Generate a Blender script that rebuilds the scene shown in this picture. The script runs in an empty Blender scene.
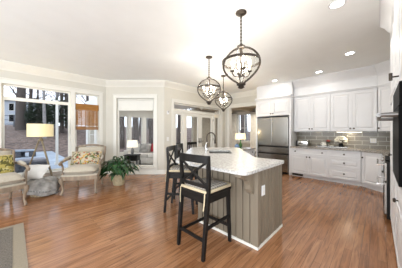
import bpy, bmesh, math, random
from mathutils import Vector, Matrix
random.seed(7)
PI = math.pi
R = math.radians
SC = bpy.context.scene
COL = SC.collection

# ------------------------------------------------------------------ camera
# room axes: X along the window wall, Y towards it; the camera stands at the origin, 1.36 m up
YAW = R(44.2)
cam_d = bpy.data.cameras.new('camera'); cam = bpy.data.objects.new('camera', cam_d); COL.objects.link(cam)
cam.location = (0, 0, 1.36); cam.rotation_euler = (PI/2, 0, YAW - PI/2)
cam_d.sensor_width = 36; cam_d.lens = 16.3; cam_d.shift_y = -0.005
cam_d.clip_start = 0.05; cam_d.clip_end = 300
SC.camera = cam

# ------------------------------------------------------------------ world, exposure, large lights
world = bpy.data.worlds.new('world'); SC.world = world; world.use_nodes = True
bg = world.node_tree.nodes['Background']
bg.inputs[0].default_value = (0.80, 0.88, 1.0, 1); bg.inputs[1].default_value = 1.35
SC.view_settings.view_transform = 'Standard'; SC.view_settings.look = 'None'
SC.view_settings.gamma = 1; SC.view_settings.use_curve_mapping = False
SC.view_settings.exposure = 0.72

def area_light(name, loc, direction, sx, sy, power, color=(1, 1, 1), spread=PI):
    d = bpy.data.lights.new(name, 'AREA'); d.shape = 'RECTANGLE'; d.size = sx; d.size_y = sy
    d.energy = power; d.color = color; d.spread = spread
    o = bpy.data.objects.new(name, d); COL.objects.link(o); o.location = loc
    o.rotation_euler = Vector(direction).to_track_quat('-Z', 'Y').to_euler()
    return o
# cool fill lights added behind the photographer, tilted up to brighten room and ceiling
area_light('rear_fill_light', (-3.85, 1.6, 1.5), (1, 0, 0.6), 6.5, 2.4, 150, (0.93, 0.97, 1.0))
area_light('side_fill_light', (-2.42, -2.85, 1.5), (0.3, 1, 0.6), 2.8, 2.4, 190, (0.93, 0.97, 1.0))
DOWNLIGHT_W = 4.5
PENDANT_W = 18

# ------------------------------------------------------------------ materials
MATS = {}
def new_mat(name):
    m = bpy.data.materials.new(name); m.use_nodes = True
    return m, m.node_tree.nodes, m.node_tree.links, m.node_tree.nodes['Principled BSDF']

def plain(name, col, rough=0.5, metal=0.0, vary=0.06, scale=9.0, bump=0.0, coords='Object', stretch=(1, 1, 1), spec=0.5, sheen=0.0):
    """a colour with slight procedural variation and optional fine bump"""
    if name in MATS: return MATS[name]
    m, N, L, b = new_mat(name)
    tc = N.new('ShaderNodeTexCoord'); mp = N.new('ShaderNodeMapping'); mp.inputs['Scale'].default_value = stretch
    nz = N.new('ShaderNodeTexNoise'); nz.inputs['Scale'].default_value = scale; nz.inputs['Detail'].default_value = 4
    L.new(tc.outputs[coords], mp.inputs[0]); L.new(mp.outputs[0], nz.inputs['Vector'])
    rp = N.new('ShaderNodeValToRGB')
    rp.color_ramp.elements[0].color = tuple(max(0, c*(1-vary*1.6)) for c in col) + (1,)
    rp.color_ramp.elements[1].color = tuple(min(1, c*(1+vary*1.6)) for c in col) + (1,)
    rp.color_ramp.elements[0].position = 0.3; rp.color_ramp.elements[1].position = 0.7
    L.new(nz.outputs['Fac'], rp.inputs[0]); L.new(rp.outputs[0], b.inputs['Base Color'])
    b.inputs['Roughness'].default_value = rough; b.inputs['Metallic'].default_value = metal
    b.inputs['Specular IOR Level'].default_value = spec
    if sheen: b.inputs['Sheen Weight'].default_value = sheen
    if bump:
        bp = N.new('ShaderNodeBump'); bp.inputs['Strength'].default_value = bump; bp.inputs['Distance'].default_value = 0.01
        L.new(nz.outputs['Fac'], bp.inputs['Height']); L.new(bp.outputs[0], b.inputs['Normal'])
    MATS[name] = m
    return m

def emit(name, col, strength):
    m, N, L, b = new_mat(name)
    b.inputs['Base Color'].default_value = (*col, 1)
    b.inputs['Emission Color'].default_value = (*col, 1); b.inputs['Emission Strength'].default_value = strength
    return m

def glass(name, tint=(1, 1, 1), refl=0.06):
    m, N, L, b = new_mat(name)
    N.remove(b)
    tr = N.new('ShaderNodeBsdfTransparent'); tr.inputs[0].default_value = (*tint, 1)
    gl = N.new('ShaderNodeBsdfGlossy'); gl.inputs['Roughness'].default_value = 0.02
    lw = N.new('ShaderNodeLayerWeight'); lw.inputs[0].default_value = 0.25
    mul = N.new('ShaderNodeMath'); mul.operation = 'MULTIPLY_ADD'; mul.inputs[1].default_value = 0.12; mul.inputs[2].default_value = refl*0.02
    mx = N.new('ShaderNodeMixShader')
    L.new(lw.outputs['Fresnel'], mul.inputs[0]); L.new(mul.outputs[0], mx.inputs[0])
    L.new(tr.outputs[0], mx.inputs[1]); L.new(gl.outputs[0], mx.inputs[2])
    L.new(mx.outputs[0], N['Material Output'].inputs[0])
    return m

def floor_mat():
    m, N, L, b = new_mat('oak_floor')
    tc = N.new('ShaderNodeTexCoord')
    br = N.new('ShaderNodeTexBrick'); br.offset = 0.37; br.squash = 1.0
    br.inputs['Scale'].default_value = 1.0; br.inputs['Brick Width'].default_value = 1.35; br.inputs['Row Height'].default_value = 0.070
    br.inputs['Mortar Size'].default_value = 0.0016; br.inputs['Mortar Smooth'].default_value = 0.2; br.inputs['Bias'].default_value = 0.0
    br.inputs['Color1'].default_value = (0.27, 0.120, 0.052, 1); br.inputs['Color2'].default_value = (0.375, 0.187, 0.092, 1)
    br.inputs['Mortar'].default_value = (0.11, 0.047, 0.025, 1)
    L.new(tc.outputs['Object'], br.inputs['Vector'])
    mp = N.new('ShaderNodeMapping'); mp.inputs['Scale'].default_value = (0.8, 9, 1)
    nz = N.new('ShaderNodeTexNoise'); nz.inputs['Scale'].default_value = 2.6; nz.inputs['Detail'].default_value = 7; nz.inputs['Distortion'].default_value = 1.3
    L.new(tc.outputs['Object'], mp.inputs[0]); L.new(mp.outputs[0], nz.inputs['Vector'])
    rp = N.new('ShaderNodeValToRGB')
    rp.color_ramp.elements[0].position = 0.30; rp.color_ramp.elements[0].color = (0.42, 0.36, 0.34, 1)
    rp.color_ramp.elements[1].position = 0.62; rp.color_ramp.elements[1].color = (1.12, 1.10, 1.06, 1)
    L.new(nz.outputs['Fac'], rp.inputs[0])
    mx = N.new('ShaderNodeMixRGB'); mx.blend_type = 'MULTIPLY'; mx.inputs[0].default_value = 0.70
    L.new(br.outputs['Color'], mx.inputs[1]); L.new(rp.outputs[0], mx.inputs[2])
    L.new(mx.outputs[0], b.inputs['Base Color'])
    b.inputs['Roughness'].default_value = 0.18
    bp = N.new('ShaderNodeBump'); bp.inputs['Strength'].default_value = 0.22; bp.inputs['Distance'].default_value = 0.004
    L.new(nz.outputs['Fac'], bp.inputs['Height']); L.new(bp.outputs[0], b.inputs['Normal'])
    return m

def granite_mat(name, base, fleck, dark, scale=42, rough=0.22):
    m, N, L, b = new_mat(name)
    tc = N.new('ShaderNodeTexCoord')
    n1 = N.new('ShaderNodeTexNoise'); n1.inputs['Scale'].default_value = scale; n1.inputs['Detail'].default_value = 6
    n2 = N.new('ShaderNodeTexVoronoi'); n2.inputs['Scale'].default_value = scale*1.4
    n3 = N.new('ShaderNodeTexNoise'); n3.inputs['Scale'].default_value = scale*0.12; n3.inputs['Detail'].default_value = 5; n3.inputs['Distortion'].default_value = 1.5
    for n in (n1, n2, n3): L.new(tc.outputs['Object'], n.inputs['Vector'])
    r1 = N.new('ShaderNodeValToRGB'); r1.color_ramp.elements[0].position = 0.40; r1.color_ramp.elements[0].color = (*fleck, 1)
    r1.color_ramp.elements[1].position = 0.56; r1.color_ramp.elements[1].color = (*base, 1)
    L.new(n1.outputs['Fac'], r1.inputs[0])
    r2 = N.new('ShaderNodeValToRGB'); r2.color_ramp.elements[0].position = 0.10; r2.color_ramp.elements[0].color = (1, 1, 1, 1)
    r2.color_ramp.elements[1].position = 0.17; r2.color_ramp.elements[1].color = (0, 0, 0, 1)
    L.new(n2.outputs['Distance'], r2.inputs[0])
    r3 = N.new('ShaderNodeValToRGB'); r3.color_ramp.elements[0].position = 0.35; r3.color_ramp.elements[1].position = 0.6
    L.new(n3.outputs['Fac'], r3.inputs[0])
    ml = N.new('ShaderNodeMath'); ml.operation = 'MULTIPLY'; L.new(r2.outputs[0], ml.inputs[0]); L.new(r3.outputs[0], ml.inputs[1])
    mx = N.new('ShaderNodeMixRGB'); L.new(ml.outputs[0], mx.inputs[0]); L.new(r1.outputs[0], mx.inputs[1]); mx.inputs[2].default_value = (*dark, 1)
    L.new(mx.outputs[0], b.inputs['Base Color']); b.inputs['Roughness'].default_value = rough
    return m

def tile_mat():
    m, N, L, b = new_mat('backsplash_tile')
    tc = N.new('ShaderNodeTexCoord'); sx = N.new('ShaderNodeSeparateXYZ'); mp = N.new('ShaderNodeCombineXYZ')
    br = N.new('ShaderNodeTexBrick'); br.inputs['Scale'].default_value = 1
    br.inputs['Brick Width'].default_value = 0.31; br.inputs['Row Height'].default_value = 0.112; br.inputs['Mortar Size'].default_value = 0.005
    br.inputs['Color1'].default_value = (0.135, 0.117, 0.084, 1); br.inputs['Color2'].default_value = (0.18, 0.157, 0.117, 1)
    br.inputs['Mortar'].default_value = (0.45, 0.43, 0.37, 1)
    L.new(tc.outputs['Object'], sx.inputs[0]); L.new(sx.outputs['Y'], mp.inputs['X']); L.new(sx.outputs['Z'], mp.inputs['Y'])
    L.new(mp.outputs[0], br.inputs['Vector']); L.new(br.outputs['Color'], b.inputs['Base Color'])
    b.inputs['Roughness'].default_value = 0.25
    return m

def stripes_mat(name, c1, c2, c3, scale=26, rough=0.9):
    """woven plaid / slub cloth from two crossed waves"""
    m, N, L, b = new_mat(name)
    tc = N.new('ShaderNodeTexCoord')
    w1 = N.new('ShaderNodeTexWave'); w1.bands_direction = 'X'; w1.inputs['Scale'].default_value = scale*0.3; w1.inputs['Distortion'].default_value = 0.6
    w2 = N.new('ShaderNodeTexWave'); w2.bands_direction = 'Y'; w2.inputs['Scale'].default_value = scale*0.3; w2.inputs['Distortion'].default_value = 0.6
    L.new(tc.outputs['Object'], w1.inputs['Vector']); L.new(tc.outputs['Object'], w2.inputs['Vector'])
    r1 = N.new('ShaderNodeValToRGB'); r1.color_ramp.elements[0].position = 0.35; r1.color_ramp.elements[1].position = 0.55
    r1.color_ramp.elements[0].color = (*c1, 1); r1.color_ramp.elements[1].color = (*c2, 1)
    L.new(w1.outputs['Fac'], r1.inputs[0])
    r2 = N.new('ShaderNodeValToRGB'); r2.color_ramp.elements[0].position = 0.45; r2.color_ramp.elements[1].position = 0.6
    L.new(w2.outputs['Fac'], r2.inputs[0])
    mul = N.new('ShaderNodeMath'); mul.operation = 'MULTIPLY'; mul.inputs[1].default_value = 0.55; L.new(r2.outputs[0], mul.inputs[0])
    mx = N.new('ShaderNodeMixRGB'); L.new(mul.outputs[0], mx.inputs[0]); L.new(r1.outputs[0], mx.inputs[1]); mx.inputs[2].default_value = (*c3, 1)
    L.new(mx.outputs[0], b.inputs['Base Color']); b.inputs['Roughness'].default_value = rough
    return m

def floral_mat(name, base, blobs, scale=14):
    m, N, L, b = new_mat(name)
    tc = N.new('ShaderNodeTexCoord')
    prev = None
    for i, (col, thr) in enumerate(blobs):
        mp = N.new('ShaderNodeMapping'); mp.inputs['Location'].default_value = (i*3.7, i*1.9, i*5.3)
        nz = N.new('ShaderNodeTexNoise'); nz.inputs['Scale'].default_value = scale; nz.inputs['Detail'].default_value = 2
        L.new(tc.outputs['Object'], mp.inputs[0]); L.new(mp.outputs[0], nz.inputs['Vector'])
        r = N.new('ShaderNodeValToRGB'); r.color_ramp.elements[0].position = thr; r.color_ramp.elements[1].position = thr+0.03
        L.new(nz.outputs['Fac'], r.inputs[0])
        mx = N.new('ShaderNodeMixRGB'); L.new(r.outputs[0], mx.inputs[0]); mx.inputs[2].default_value = (*col, 1)
        if prev: L.new(prev.outputs[0], mx.inputs[1])
        else: mx.inputs[1].default_value = (*base, 1)
        prev = mx
    L.new(prev.outputs[0], b.inputs['Base Color']); b.inputs['Roughness'].default_value = 1.0
    return m

def shade_weave(name):
    m, N, L, b = new_mat(name)
    tc = N.new('ShaderNodeTexCoord'); mp = N.new('ShaderNodeMapping'); mp.inputs['Scale'].default_value = (2, 2, 60)
    nz = N.new('ShaderNodeTexNoise'); nz.inputs['Scale'].default_value = 3; nz.inputs['Detail'].default_value = 4
    L.new(tc.outputs['Object'], mp.inputs[0]); L.new(mp.outputs[0], nz.inputs['Vector'])
    rp = N.new('ShaderNodeValToRGB'); rp.color_ramp.elements[0].color = (0.16, 0.065, 0.015, 1); rp.color_ramp.elements[1].color = (0.46, 0.22, 0.06, 1)
    rp.color_ramp.elements[0].position = 0.3; rp.color_ramp.elements[1].position = 0.7
    L.new(nz.outputs['Fac'], rp.inputs[0]); L.new(rp.outputs[0], b.inputs['Base Color']); b.inputs['Roughness'].default_value = 1.0
    return m

M_FLOOR = floor_mat()
M_WALL = plain('wall_paint', (0.59, 0.565, 0.50), 0.85, vary=0.015, scale=3)
M_CEIL = plain('ceiling_paint', (0.86, 0.875, 0.87), 0.9, vary=0.01, scale=3)
M_TRIM = plain('trim_paint', (0.70, 0.685, 0.63), 0.45, vary=0.012, scale=4)
M_WHITE = plain('cabinet_white', (0.73, 0.735, 0.75), 0.38, vary=0.012, scale=4)
M_GLASS = glass('window_glass')
M_TAUPE = plain('island_paint', (0.19, 0.157, 0.115), 0.5, vary=0.07, scale=5, stretch=(1, 1, 0.15))
M_GRANITE = granite_mat('island_granite', (0.62, 0.615, 0.60), (0.42, 0.41, 0.395), (0.10, 0.085, 0.075))
M_GRANITE2 = granite_mat('kitchen_granite', (0.42, 0.39, 0.35), (0.20, 0.175, 0.155), (0.06, 0.065, 0.055))
M_BLACK = plain('black_lacquer', (0.008, 0.007, 0.0065), 0.42, vary=0.2, spec=0.25)
M_IRON = plain('bronze_iron', (0.055, 0.043, 0.034), 0.42, 0.7, vary=0.2)
M_STEEL = plain('brushed_steel', (0.34, 0.325, 0.30), 0.25, 1.0, vary=0.05, scale=4, stretch=(40, 40, 0.6))
M_CHROME = plain('chrome', (0.62, 0.62, 0.61), 0.14, 1.0, vary=0.02)
M_BLKGLASS = plain('black_glass', (0.004, 0.004, 0.004), 0.5, vary=0.05, spec=0.04)
M_TILE = tile_mat()
M_GUN = plain('gunmetal', (0.16, 0.155, 0.15), 0.35, 0.8, vary=0.05)
M_LINEN = plain('cream_linen', (0.42, 0.375, 0.30), 0.95, vary=0.06, scale=60, bump=0.1, sheen=0.2)
M_OAK = plain('limed_oak', (0.22, 0.165, 0.115), 0.55, vary=0.25, scale=12, stretch=(1, 1, 0.2))
M_TWOOD = plain('tripod_wood', (0.20, 0.155, 0.09), 0.45, vary=0.2, scale=10, stretch=(4, 4, 0.4))
M_PLAID = stripes_mat('plaid_cushion', (0.05, 0.045, 0.043), (0.30, 0.27, 0.24), (0.55, 0.52, 0.46))
M_CREAM = plain('cream_cotton', (0.50, 0.42, 0.28), 0.95, vary=0.07, scale=30)
M_THROW = plain('grey_throw', (0.31, 0.30, 0.285), 0.95, vary=0.28, scale=7, bump=0.3)
M_THROWEDGE = stripes_mat('throw_edge', (0.10, 0.10, 0.10), (0.45, 0.44, 0.42), (0.25, 0.24, 0.23), scale=40)
M_LEAF = plain('peace_lily_leaf', (0.014, 0.052, 0.014), 0.25, vary=0.45, scale=7)
M_SOIL = plain('soil', (0.04, 0.028, 0.02), 0.95, vary=0.4, scale=30)
M_POT = plain('cream_ceramic', (0.40, 0.33, 0.21), 0.5, vary=0.12, scale=18, bump=0.2)
M_WICKER = plain('wicker', (0.30, 0.22, 0.13), 0.8, vary=0.4, scale=40, bump=0.5)
M_BRANCH = plain('bark', (0.085, 0.068, 0.058), 0.9, vary=0.35, scale=9, bump=0.4, stretch=(3, 3, 0.6))
M_PALEBARK = plain('pale_bark', (0.26, 0.25, 0.24), 0.9, vary=0.25, scale=9, bump=0.4)
M_EVERG = plain('evergreen_leaf', (0.03, 0.055, 0.028), 0.7, vary=0.5, scale=5)
M_LITTER = plain('leaf_litter', (0.14, 0.10, 0.082), 0.95, vary=0.35, scale=3.5, bump=0.4)
M_PATIO = plain('patio_concrete', (0.29, 0.34, 0.40), 0.7, vary=0.14, scale=1.6)
M_DKSTONE = plain('dark_stone', (0.075, 0.078, 0.088), 0.8, vary=0.3, scale=12)

# ------------------------------------------------------------------ mesh helpers
def basis(p0, p1):
    """wall frame: x along p0->p1, y into the room (right hand side), z up"""
    d = Vector((p1[0]-p0[0], p1[1]-p0[1], 0)); n = d.normalized()
    return Matrix(((n.x, n.y, 0, p0[0]), (n.y, -n.x, 0, p0[1]), (0, 0, 1, 0), (0, 0, 0, 1))), d.length

class MB:
    def __init__(s, M=None): s.b = bmesh.new(); s.M = M or Matrix.Identity(4)
    def _add(s, verts, faces):
        vs = [s.b.verts.new(s.M @ Vector(v)) for v in verts]
        for f in faces:
            try: s.b.faces.new([vs[i] for i in f])
            except ValueError: pass
        return vs
    def box(s, x0, x1, y0, y1, z0, z1, bev=0.0, T=None):
        v = [(x, y, z) for z in (z0, z1) for y in (y0, y1) for x in (x0, x1)]
        if T is not None: v = [T @ Vector(p) for p in v]
        f = [(0, 2, 3, 1), (4, 5, 7, 6), (0, 1, 5, 4), (2, 6, 7, 3), (0, 4, 6, 2), (1, 3, 7, 5)]
        vs = s._add(v, f)
        if bev:
            es = {e for q in vs for e in q.link_edges}
            bmesh.ops.bevel(s.b, geom=list(es), offset=bev, segments=2, affect='EDGES', profile=0.6)
        return s
    def prism(s, pts, z0, z1, T=None):
        n = len(pts); v = [(p[0], p[1], z0) for p in pts] + [(p[0], p[1], z1) for p in pts]
        if T is not None: v = [T @ Vector(p) for p in v]
        f = [tuple(range(n))[::-1], tuple(range(n, 2*n))] + [(i, (i+1) % n, n+(i+1) % n, n+i) for i in range(n)]
        s._add(v, f); return s
    def extr(s, prof, x0, x1, m0=0, m1=0):
        """profile of (y, z) points swept along x, with mitred ends"""
        n = len(prof)
        v = [(x0+m0*y, y, z) for y, z in prof] + [(x1+m1*y, y, z) for y, z in prof]
        s._add(v, [tuple(range(n)), tuple(range(n, 2*n))[::-1]] + [(i, n+i, n+(i+1) % n, (i+1) % n) for i in range(n)]); return s
    def lathe(s, prof, c=(0, 0, 0), n=20, sx=1, sy=1):
        v = []; f = []
        for r, z in prof:
            for k in range(n):
                a = 2*PI*k/n; v.append((c[0]+r*math.cos(a)*sx, c[1]+r*math.sin(a)*sy, c[2]+z))
        m = len(prof)
        for i in range(m-1):
            for k in range(n):
                f.append((i*n+k, i*n+(k+1) % n, (i+1)*n+(k+1) % n, (i+1)*n+k))
        if prof[0][0] > 1e-5: f.append(tuple(range(n))[::-1])
        if prof[-1][0] > 1e-5: f.append(tuple(range((m-1)*n, m*n)))
        s._add(v, f); return s
    def tube(s, pts, r, n=8, flat=1.0, up=None):
        """round tube through pts; r is a number or one radius per point"""
        pts = [Vector(p) for p in pts]; rs = r if isinstance(r, (list, tuple)) else [r]*len(pts)
        v = []; f = []; prev = None
        for i, p in enumerate(pts):
            t = (pts[min(i+1, len(pts)-1)] - pts[max(i-1, 0)]).normalized()
            if prev is None:
                a = Vector(up) if up else (Vector((0, 0, 1)) if abs(t.z) < 0.9 else Vector((1, 0, 0)))
                side = t.cross(a).normalized()
            else:
                side = (prev - t*prev.dot(t)).normalized()
            prev = side; u2 = side.cross(t)
            for k in range(n):
                an = 2*PI*k/n + PI/n
                v.append(p + (side*math.cos(an) + u2*math.sin(an)*flat)*rs[i])
        for i in range(len(pts)-1):
            for k in range(n): f.append((i*n+k, i*n+(k+1) % n, (i+1)*n+(k+1) % n, (i+1)*n+k))
        f.append(tuple(range(n))[::-1]); f.append(tuple(range((len(pts)-1)*n, len(pts)*n)))
        s._add(v, f); return s
    def bar(s, a, b, w, d, up=(0, 0, 1)):
        """square bar from a to b"""
        a = Vector(a); b = Vector(b); t = (b-a).normalized(); sd = t.cross(Vector(up))
        if sd.length < 1e-4: sd = Vector((0, 1, 0))
        sd.normalize(); u2 = sd.cross(t)
        v = [p + sd*i*w/2 + u2*j*d/2 for p in (a, b) for i, j in ((-1, -1), (1, -1), (1, 1), (-1, 1))]
        s._add(v, [(3, 2, 1, 0), (4, 5, 6, 7)] + [(i, (i+1) % 4, 4+(i+1) % 4, 4+i) for i in range(4)]); return s
    def pillow(s, w, h, d, T, n=10, p=3.0):
        """puffy square cushion, w x h, d thick, in the plane of T's x and y"""
        g = {}
        for sgn in (1, -1):
            for i in range(n+1):
                for j in range(n+1):
                    a = -1+2*i/n; c = -1+2*j/n
                    q = max(0, (1-abs(a)**p)*(1-abs(c)**p))**0.55
                    pin = 1-0.07*(abs(a)*abs(c))**0.5*(1 - 0.6*(abs(a*c)))
                    if sgn == -1 and (i in (0, n) or j in (0, n)): g[(sgn, i, j)] = g[(1, i, j)]; continue
                    g[(sgn, i, j)] = s.b.verts.new(s.M @ (T @ Vector((a*w/2*pin, c*h/2*pin, sgn*d/2*q))))
        for sgn in (1, -1):
            for i in range(n):
                for j in range(n):
                    try: s.b.faces.new([g[(sgn, i, j)], g[(sgn, i+1, j)], g[(sgn, i+1, j+1)], g[(sgn, i, j+1)]])
                    except ValueError: pass
        return s
    def build(s, name, mat, parent=None, smooth=False, label=None):
        bmesh.ops.remove_doubles(s.b, verts=s.b.verts, dist=1e-6)
        bmesh.ops.recalc_face_normals(s.b, faces=s.b.faces)
        me = bpy.data.meshes.new(name); s.b.to_mesh(me); s.b.free()
        me.materials.append(mat)
        if smooth:
            for p in me.polygons: p.use_smooth = True
            try: me.set_sharp_from_angle(angle=R(42))
            except Exception: pass
        o = bpy.data.objects.new(name, me); COL.objects.link(o)
        if parent is not None: o.parent = parent
        if label: o['label'] = label
        return o

def thing(name, label, cat, loc=(0, 0, 0), rz=0.0, group=None):
    o = bpy.data.objects.new(name, None); o.empty_display_size = 0.1; COL.objects.link(o)
    o.location = loc; o.rotation_euler = (0, 0, rz); o['label'] = label; o['category'] = cat
    if group: o['group'] = group
    return o
def tag(o, label, cat, group=None, kind=None):
    o['label'] = label; o['category'] = cat
    if group: o['group'] = group
    if kind: o['kind'] = kind
    return o
def struct(o, label, cat):
    o['kind'] = 'structure'; o['label'] = label; o['category'] = cat
    return o
def kids(o): return [c for c in bpy.data.objects if c.parent == o]
def copy_tree(o, parent=None):
    c = o.copy(); COL.objects.link(c)
    if parent is not None: c.parent = parent
    for ch in kids(o): copy_tree(ch, c)
    return c
def P(x, y):
    """metres right of / ahead of the photographer -> room X, Y"""
    c, s_ = math.cos(YAW), math.sin(YAW)
    return (s_*x + c*y, -c*x + s_*y)
def arc(n, f): return [f(i/(n-1)) for i in range(n)]

# ------------------------------------------------------------------ room shell
CH = 3.0
pA0, pA1 = (-4.0, 6.285), (2.076, 6.285)
pB1 = (3.38, 4.94)
pC1 = (6.65, 4.94)
pD1 = (6.65, -0.80)
pE1 = (1.2, -0.80)
pF1 = (1.2, -3.0)
pG1 = (-4.0, -3.0)
ring = [pA0, pA1, pB1, pC1, pD1, pE1, pF1, pG1]

b = MB(); b.prism(ring, -0.12, 0.0); struct(b.build('floor', M_FLOOR), 'glossy reddish brown hardwood strip floor', 'floor')
b = MB(); b.prism(ring, CH, CH+0.12); struct(b.build('ceiling', M_CEIL), 'smooth off-white ceiling', 'ceiling')

WT = 0.16
def wall(name, p0, p1, openings, label, e0=0.0, e1=0.0, mat=None, h=CH, t=WT):
    M, L = basis(p0, p1); w = MB(M); x = -e0
    for (a, c, z0, z1) in sorted(openings):
        if a > x: w.box(x, a, -t, 0, 0, h)
        if z0 > 0: w.box(a, c, -t, 0, 0, z0)
        if z1 < h: w.box(a, c, -t, 0, z1, h)
        x = c
    w.box(x, L+e1, -t, 0, 0, h)
    return struct(w.build(name, mat or M_WALL), label, 'wall')
# left wall openings, measured along it from pA0
oA = [(3.80, 5.13, 0.30, 2.50), (5.24, 5.87, 0.30, 2.50)]
wall('wall_left', pA0, pA1, oA, 'greige wall around the big left windows', 0.1, 0.0)
MB_, LB = basis(pA1, pB1)
sB = lambda X: X + 3.06      # distance along the middle wall from its left end
oB = [(sB(-2.72), sB(-1.51), 0.24, 2.45)]
wall('wall_middle', pA1, pB1, oB, 'greige wall with the tall sunroom window', 0, 0)
oC = [(3.76-3.38, 6.36-3.38, 0.0, 2.36)]
wall('wall_back', pB1, pC1, oC, 'greige wall around the white french doors', 0, 0.0)
oD = [(4.94-4.72, 4.94-3.30, 0.0, 2.42)]
wall('wall_kitchen', pC1, pD1, oD, 'greige wall behind the kitchen cabinets', 0.16, 0.16)
wall('wall_right', pD1, pE1, [], 'greige wall behind the oven tower')
wall('wall_side', pE1, pF1, [], 'greige wall beside the photographer')
wall('wall_rear', pF1, pG1, [(0.5, 4.7, 0.35, 2.7)], 'greige wall behind the photographer with a wide opening added for light', 0.16, 0.16)  # unseen openings here and in the next wall, added to let sky light in
wall('wall_far_side', pG1, pA0, [(1.2, 8.0, 0.35, 2.7)], 'greige far side wall behind the photographer with a wide opening added for light', 0, 0.16)

# crown moulding and baseboards
crown = [(0, CH-0.19), (0.018, CH-0.19), (0.022, CH-0.165), (0.04, CH-0.15), (0.085, CH-0.075), (0.118, CH-0.05), (0.125, CH-0.028), (0.14, CH-0.024), (0.14, CH), (0, CH)]
base = [(0, 0), (0.018, 0), (0.018, 0.105), (0.012, 0.125), (0.006, 0.135), (0, 0.135)]
T22 = math.tan(R(22.5)); T45 = 1.0
def run(name, prof, p0, p1, x0, x1, m0, m1, label, cat, mat=None):
    M, L = basis(p0, p1); w = MB(M); w.extr(prof, x0, L if x1 is None else x1, m0, m1)
    return struct(w.build(name, mat or M_TRIM, smooth=True), label, cat)
run('trim_1', crown, pA0, pA1, 0, None, T45, -T22, 'white crown moulding along the left window wall', 'trim')
run('trim_2', crown, pA1, pB1, 0, None, T22, T22*-1, 'white crown moulding above the sunroom window', 'trim') if False else None
tB0 = math.tan(math.acos(max(-1, min(1, (Vector((1, 0)).dot(Vector((pB1[0]-pA1[0], pB1[1]-pA1[1])).normalized())))))/2)
run('trim_2', crown, pA1, pB1, 0, None, tB0, tB0, 'white crown moulding above the sunroom window', 'trim')
run('trim_3', crown, pB1, pC1, 0, None, -tB0, -T45, 'white crown moulding above the french doors', 'trim')
run('trim_4', crown, pC1, pD1, 0, 4.94-3.24, T45, 0, 'white crown moulding above the dining room opening', 'trim')
for nm, p0, p1, x0, x1, m0, m1, lb in (
        ('baseboard_left', pA0, pA1, 0, None, 1, -tB0, 'white baseboard below the left windows'),
        ('baseboard_middle', pA1, pB1, 0, None, tB0, tB0, 'white baseboard below the sunroom window'),
        ('baseboard_back', pB1, pC1, 0, 0.27, -tB0, 0, 'short white baseboard left of the french doors')):
    run(nm, base, p0, p1, x0, x1, m0, m1, lb, 'baseboard')

# ------------------------------------------------------------------ windows
def casing(M, x0, x1, z0, z1, w=0.10, d=0.022, sill=True):
    c = MB(M)
    c.box(x0-w, x0, 0, d, z0 if sill else 0, z1+w, 0.004); c.box(x1, x1+w, 0, d, z0 if sill else 0, z1+w, 0.004)
    c.box(x0, x1, 0, d, z1, z1+w, 0.004)
    c.box(x0-w-0.015, x1+w+0.015, 0, d+0.016, z1+w, z1+w+0.03, 0.004)
    if sill:
        c.box(x0-w-0.02, x1+w+0.02, -0.02, 0.06, z0-0.03, z0, 0.006); c.box(x0-w, x1+w, 0, d, z0-0.11, z0-0.03, 0.004)
    return c
def sash(M, x0, x1, z0, z1, w=0.045, y0=-0.11, y1=-0.06, vm=(), hm=(), mw=0.02):
    c = MB(M)
    c.box(x0, x0+w, y0, y1, z0, z1); c.box(x1-w, x1, y0, y1, z0, z1); c.box(x0+w, x1-w, y0, y1, z0, z0+w); c.box(x0+w, x1-w, y0, y1, z1-w, z1)
    for x in vm: c.box(x-mw/2, x+mw/2, y0+0.008, y1-0.008, z0+w, z1-w)
    for z in hm: c.box(x0+w, x1-w, y0+0.010, y1-0.010, z-mw/2, z+mw/2)
    return c
def pane(M, x0, x1, z0, z1, y=-0.085):
    c = MB(M); c.box(x0, x1, y-0.003, y+0.003, z0, z1); return c

MA, LA = basis(pA0, pA1)
def window(name, M, x0, x1, z0, z1, label, tr=None, vm=(), hm=(), lower_mat=None, case=True):
    r = bpy.data.objects.new(name, None); COL.objects.link(r); struct(r, label, 'window')
    if case: casing(M, x0, x1, z0, z1).build('casing', M_TRIM, r)
    top = tr if tr else z1
    sash(M, x0, x1, z0, top, vm=vm, hm=hm).build('sash', M_TRIM, r)
    pane(M, x0+0.04, x1-0.04, z0+0.04, top-0.04).build('pane', M_GLASS, r)
    if tr:
        sash(M, x0, x1, tr, z1, w=0.035).build('transom', M_TRIM, r)
        pane(M, x0+0.03, x1-0.03, tr+0.03, z1-0.03).build('transom_pane', M_GLASS, r)
    return r
w1 = window('window_1', MA, 3.80, 5.13, 0.30, 2.50, 'wide picture window with a transom behind the tripod lamp', tr=2.17, case=False)
w2 = window('window_2', MA, 5.24, 5.87, 0.30, 2.50, 'narrow window with a transom behind the right armchair', tr=2.17, case=False)
c = MB(MA)
z0, z1, w = 0.30, 2.50, 0.10
for a, e in ((3.70, 3.80), (5.13, 5.24), (5.87, 5.97)): c.box(a, e, 0, 0.022, z0, z1+w, 0.004)
c.box(3.80, 5.13, 0, 0.022, z1, z1+w, 0.004); c.box(5.24, 5.87, 0, 0.022, z1, z1+w, 0.004)
c.box(3.685, 5.985, 0, 0.04, z1+w, z1+w+0.03, 0.004)
c.box(3.68, 5.99, -0.02, 0.06, z0-0.03, z0, 0.006); c.box(3.70, 5.97, 0, 0.022, z0-0.10, z0-0.03, 0.004)
struct(c.build('trim_6', M_TRIM), 'cream casing around the two left windows', 'trim')
w3 = window('window_3', MB_, oB[0][0], oB[0][1], 0.24, 2.45, 'tall fixed window looking into the sunroom', case=True)
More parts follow.
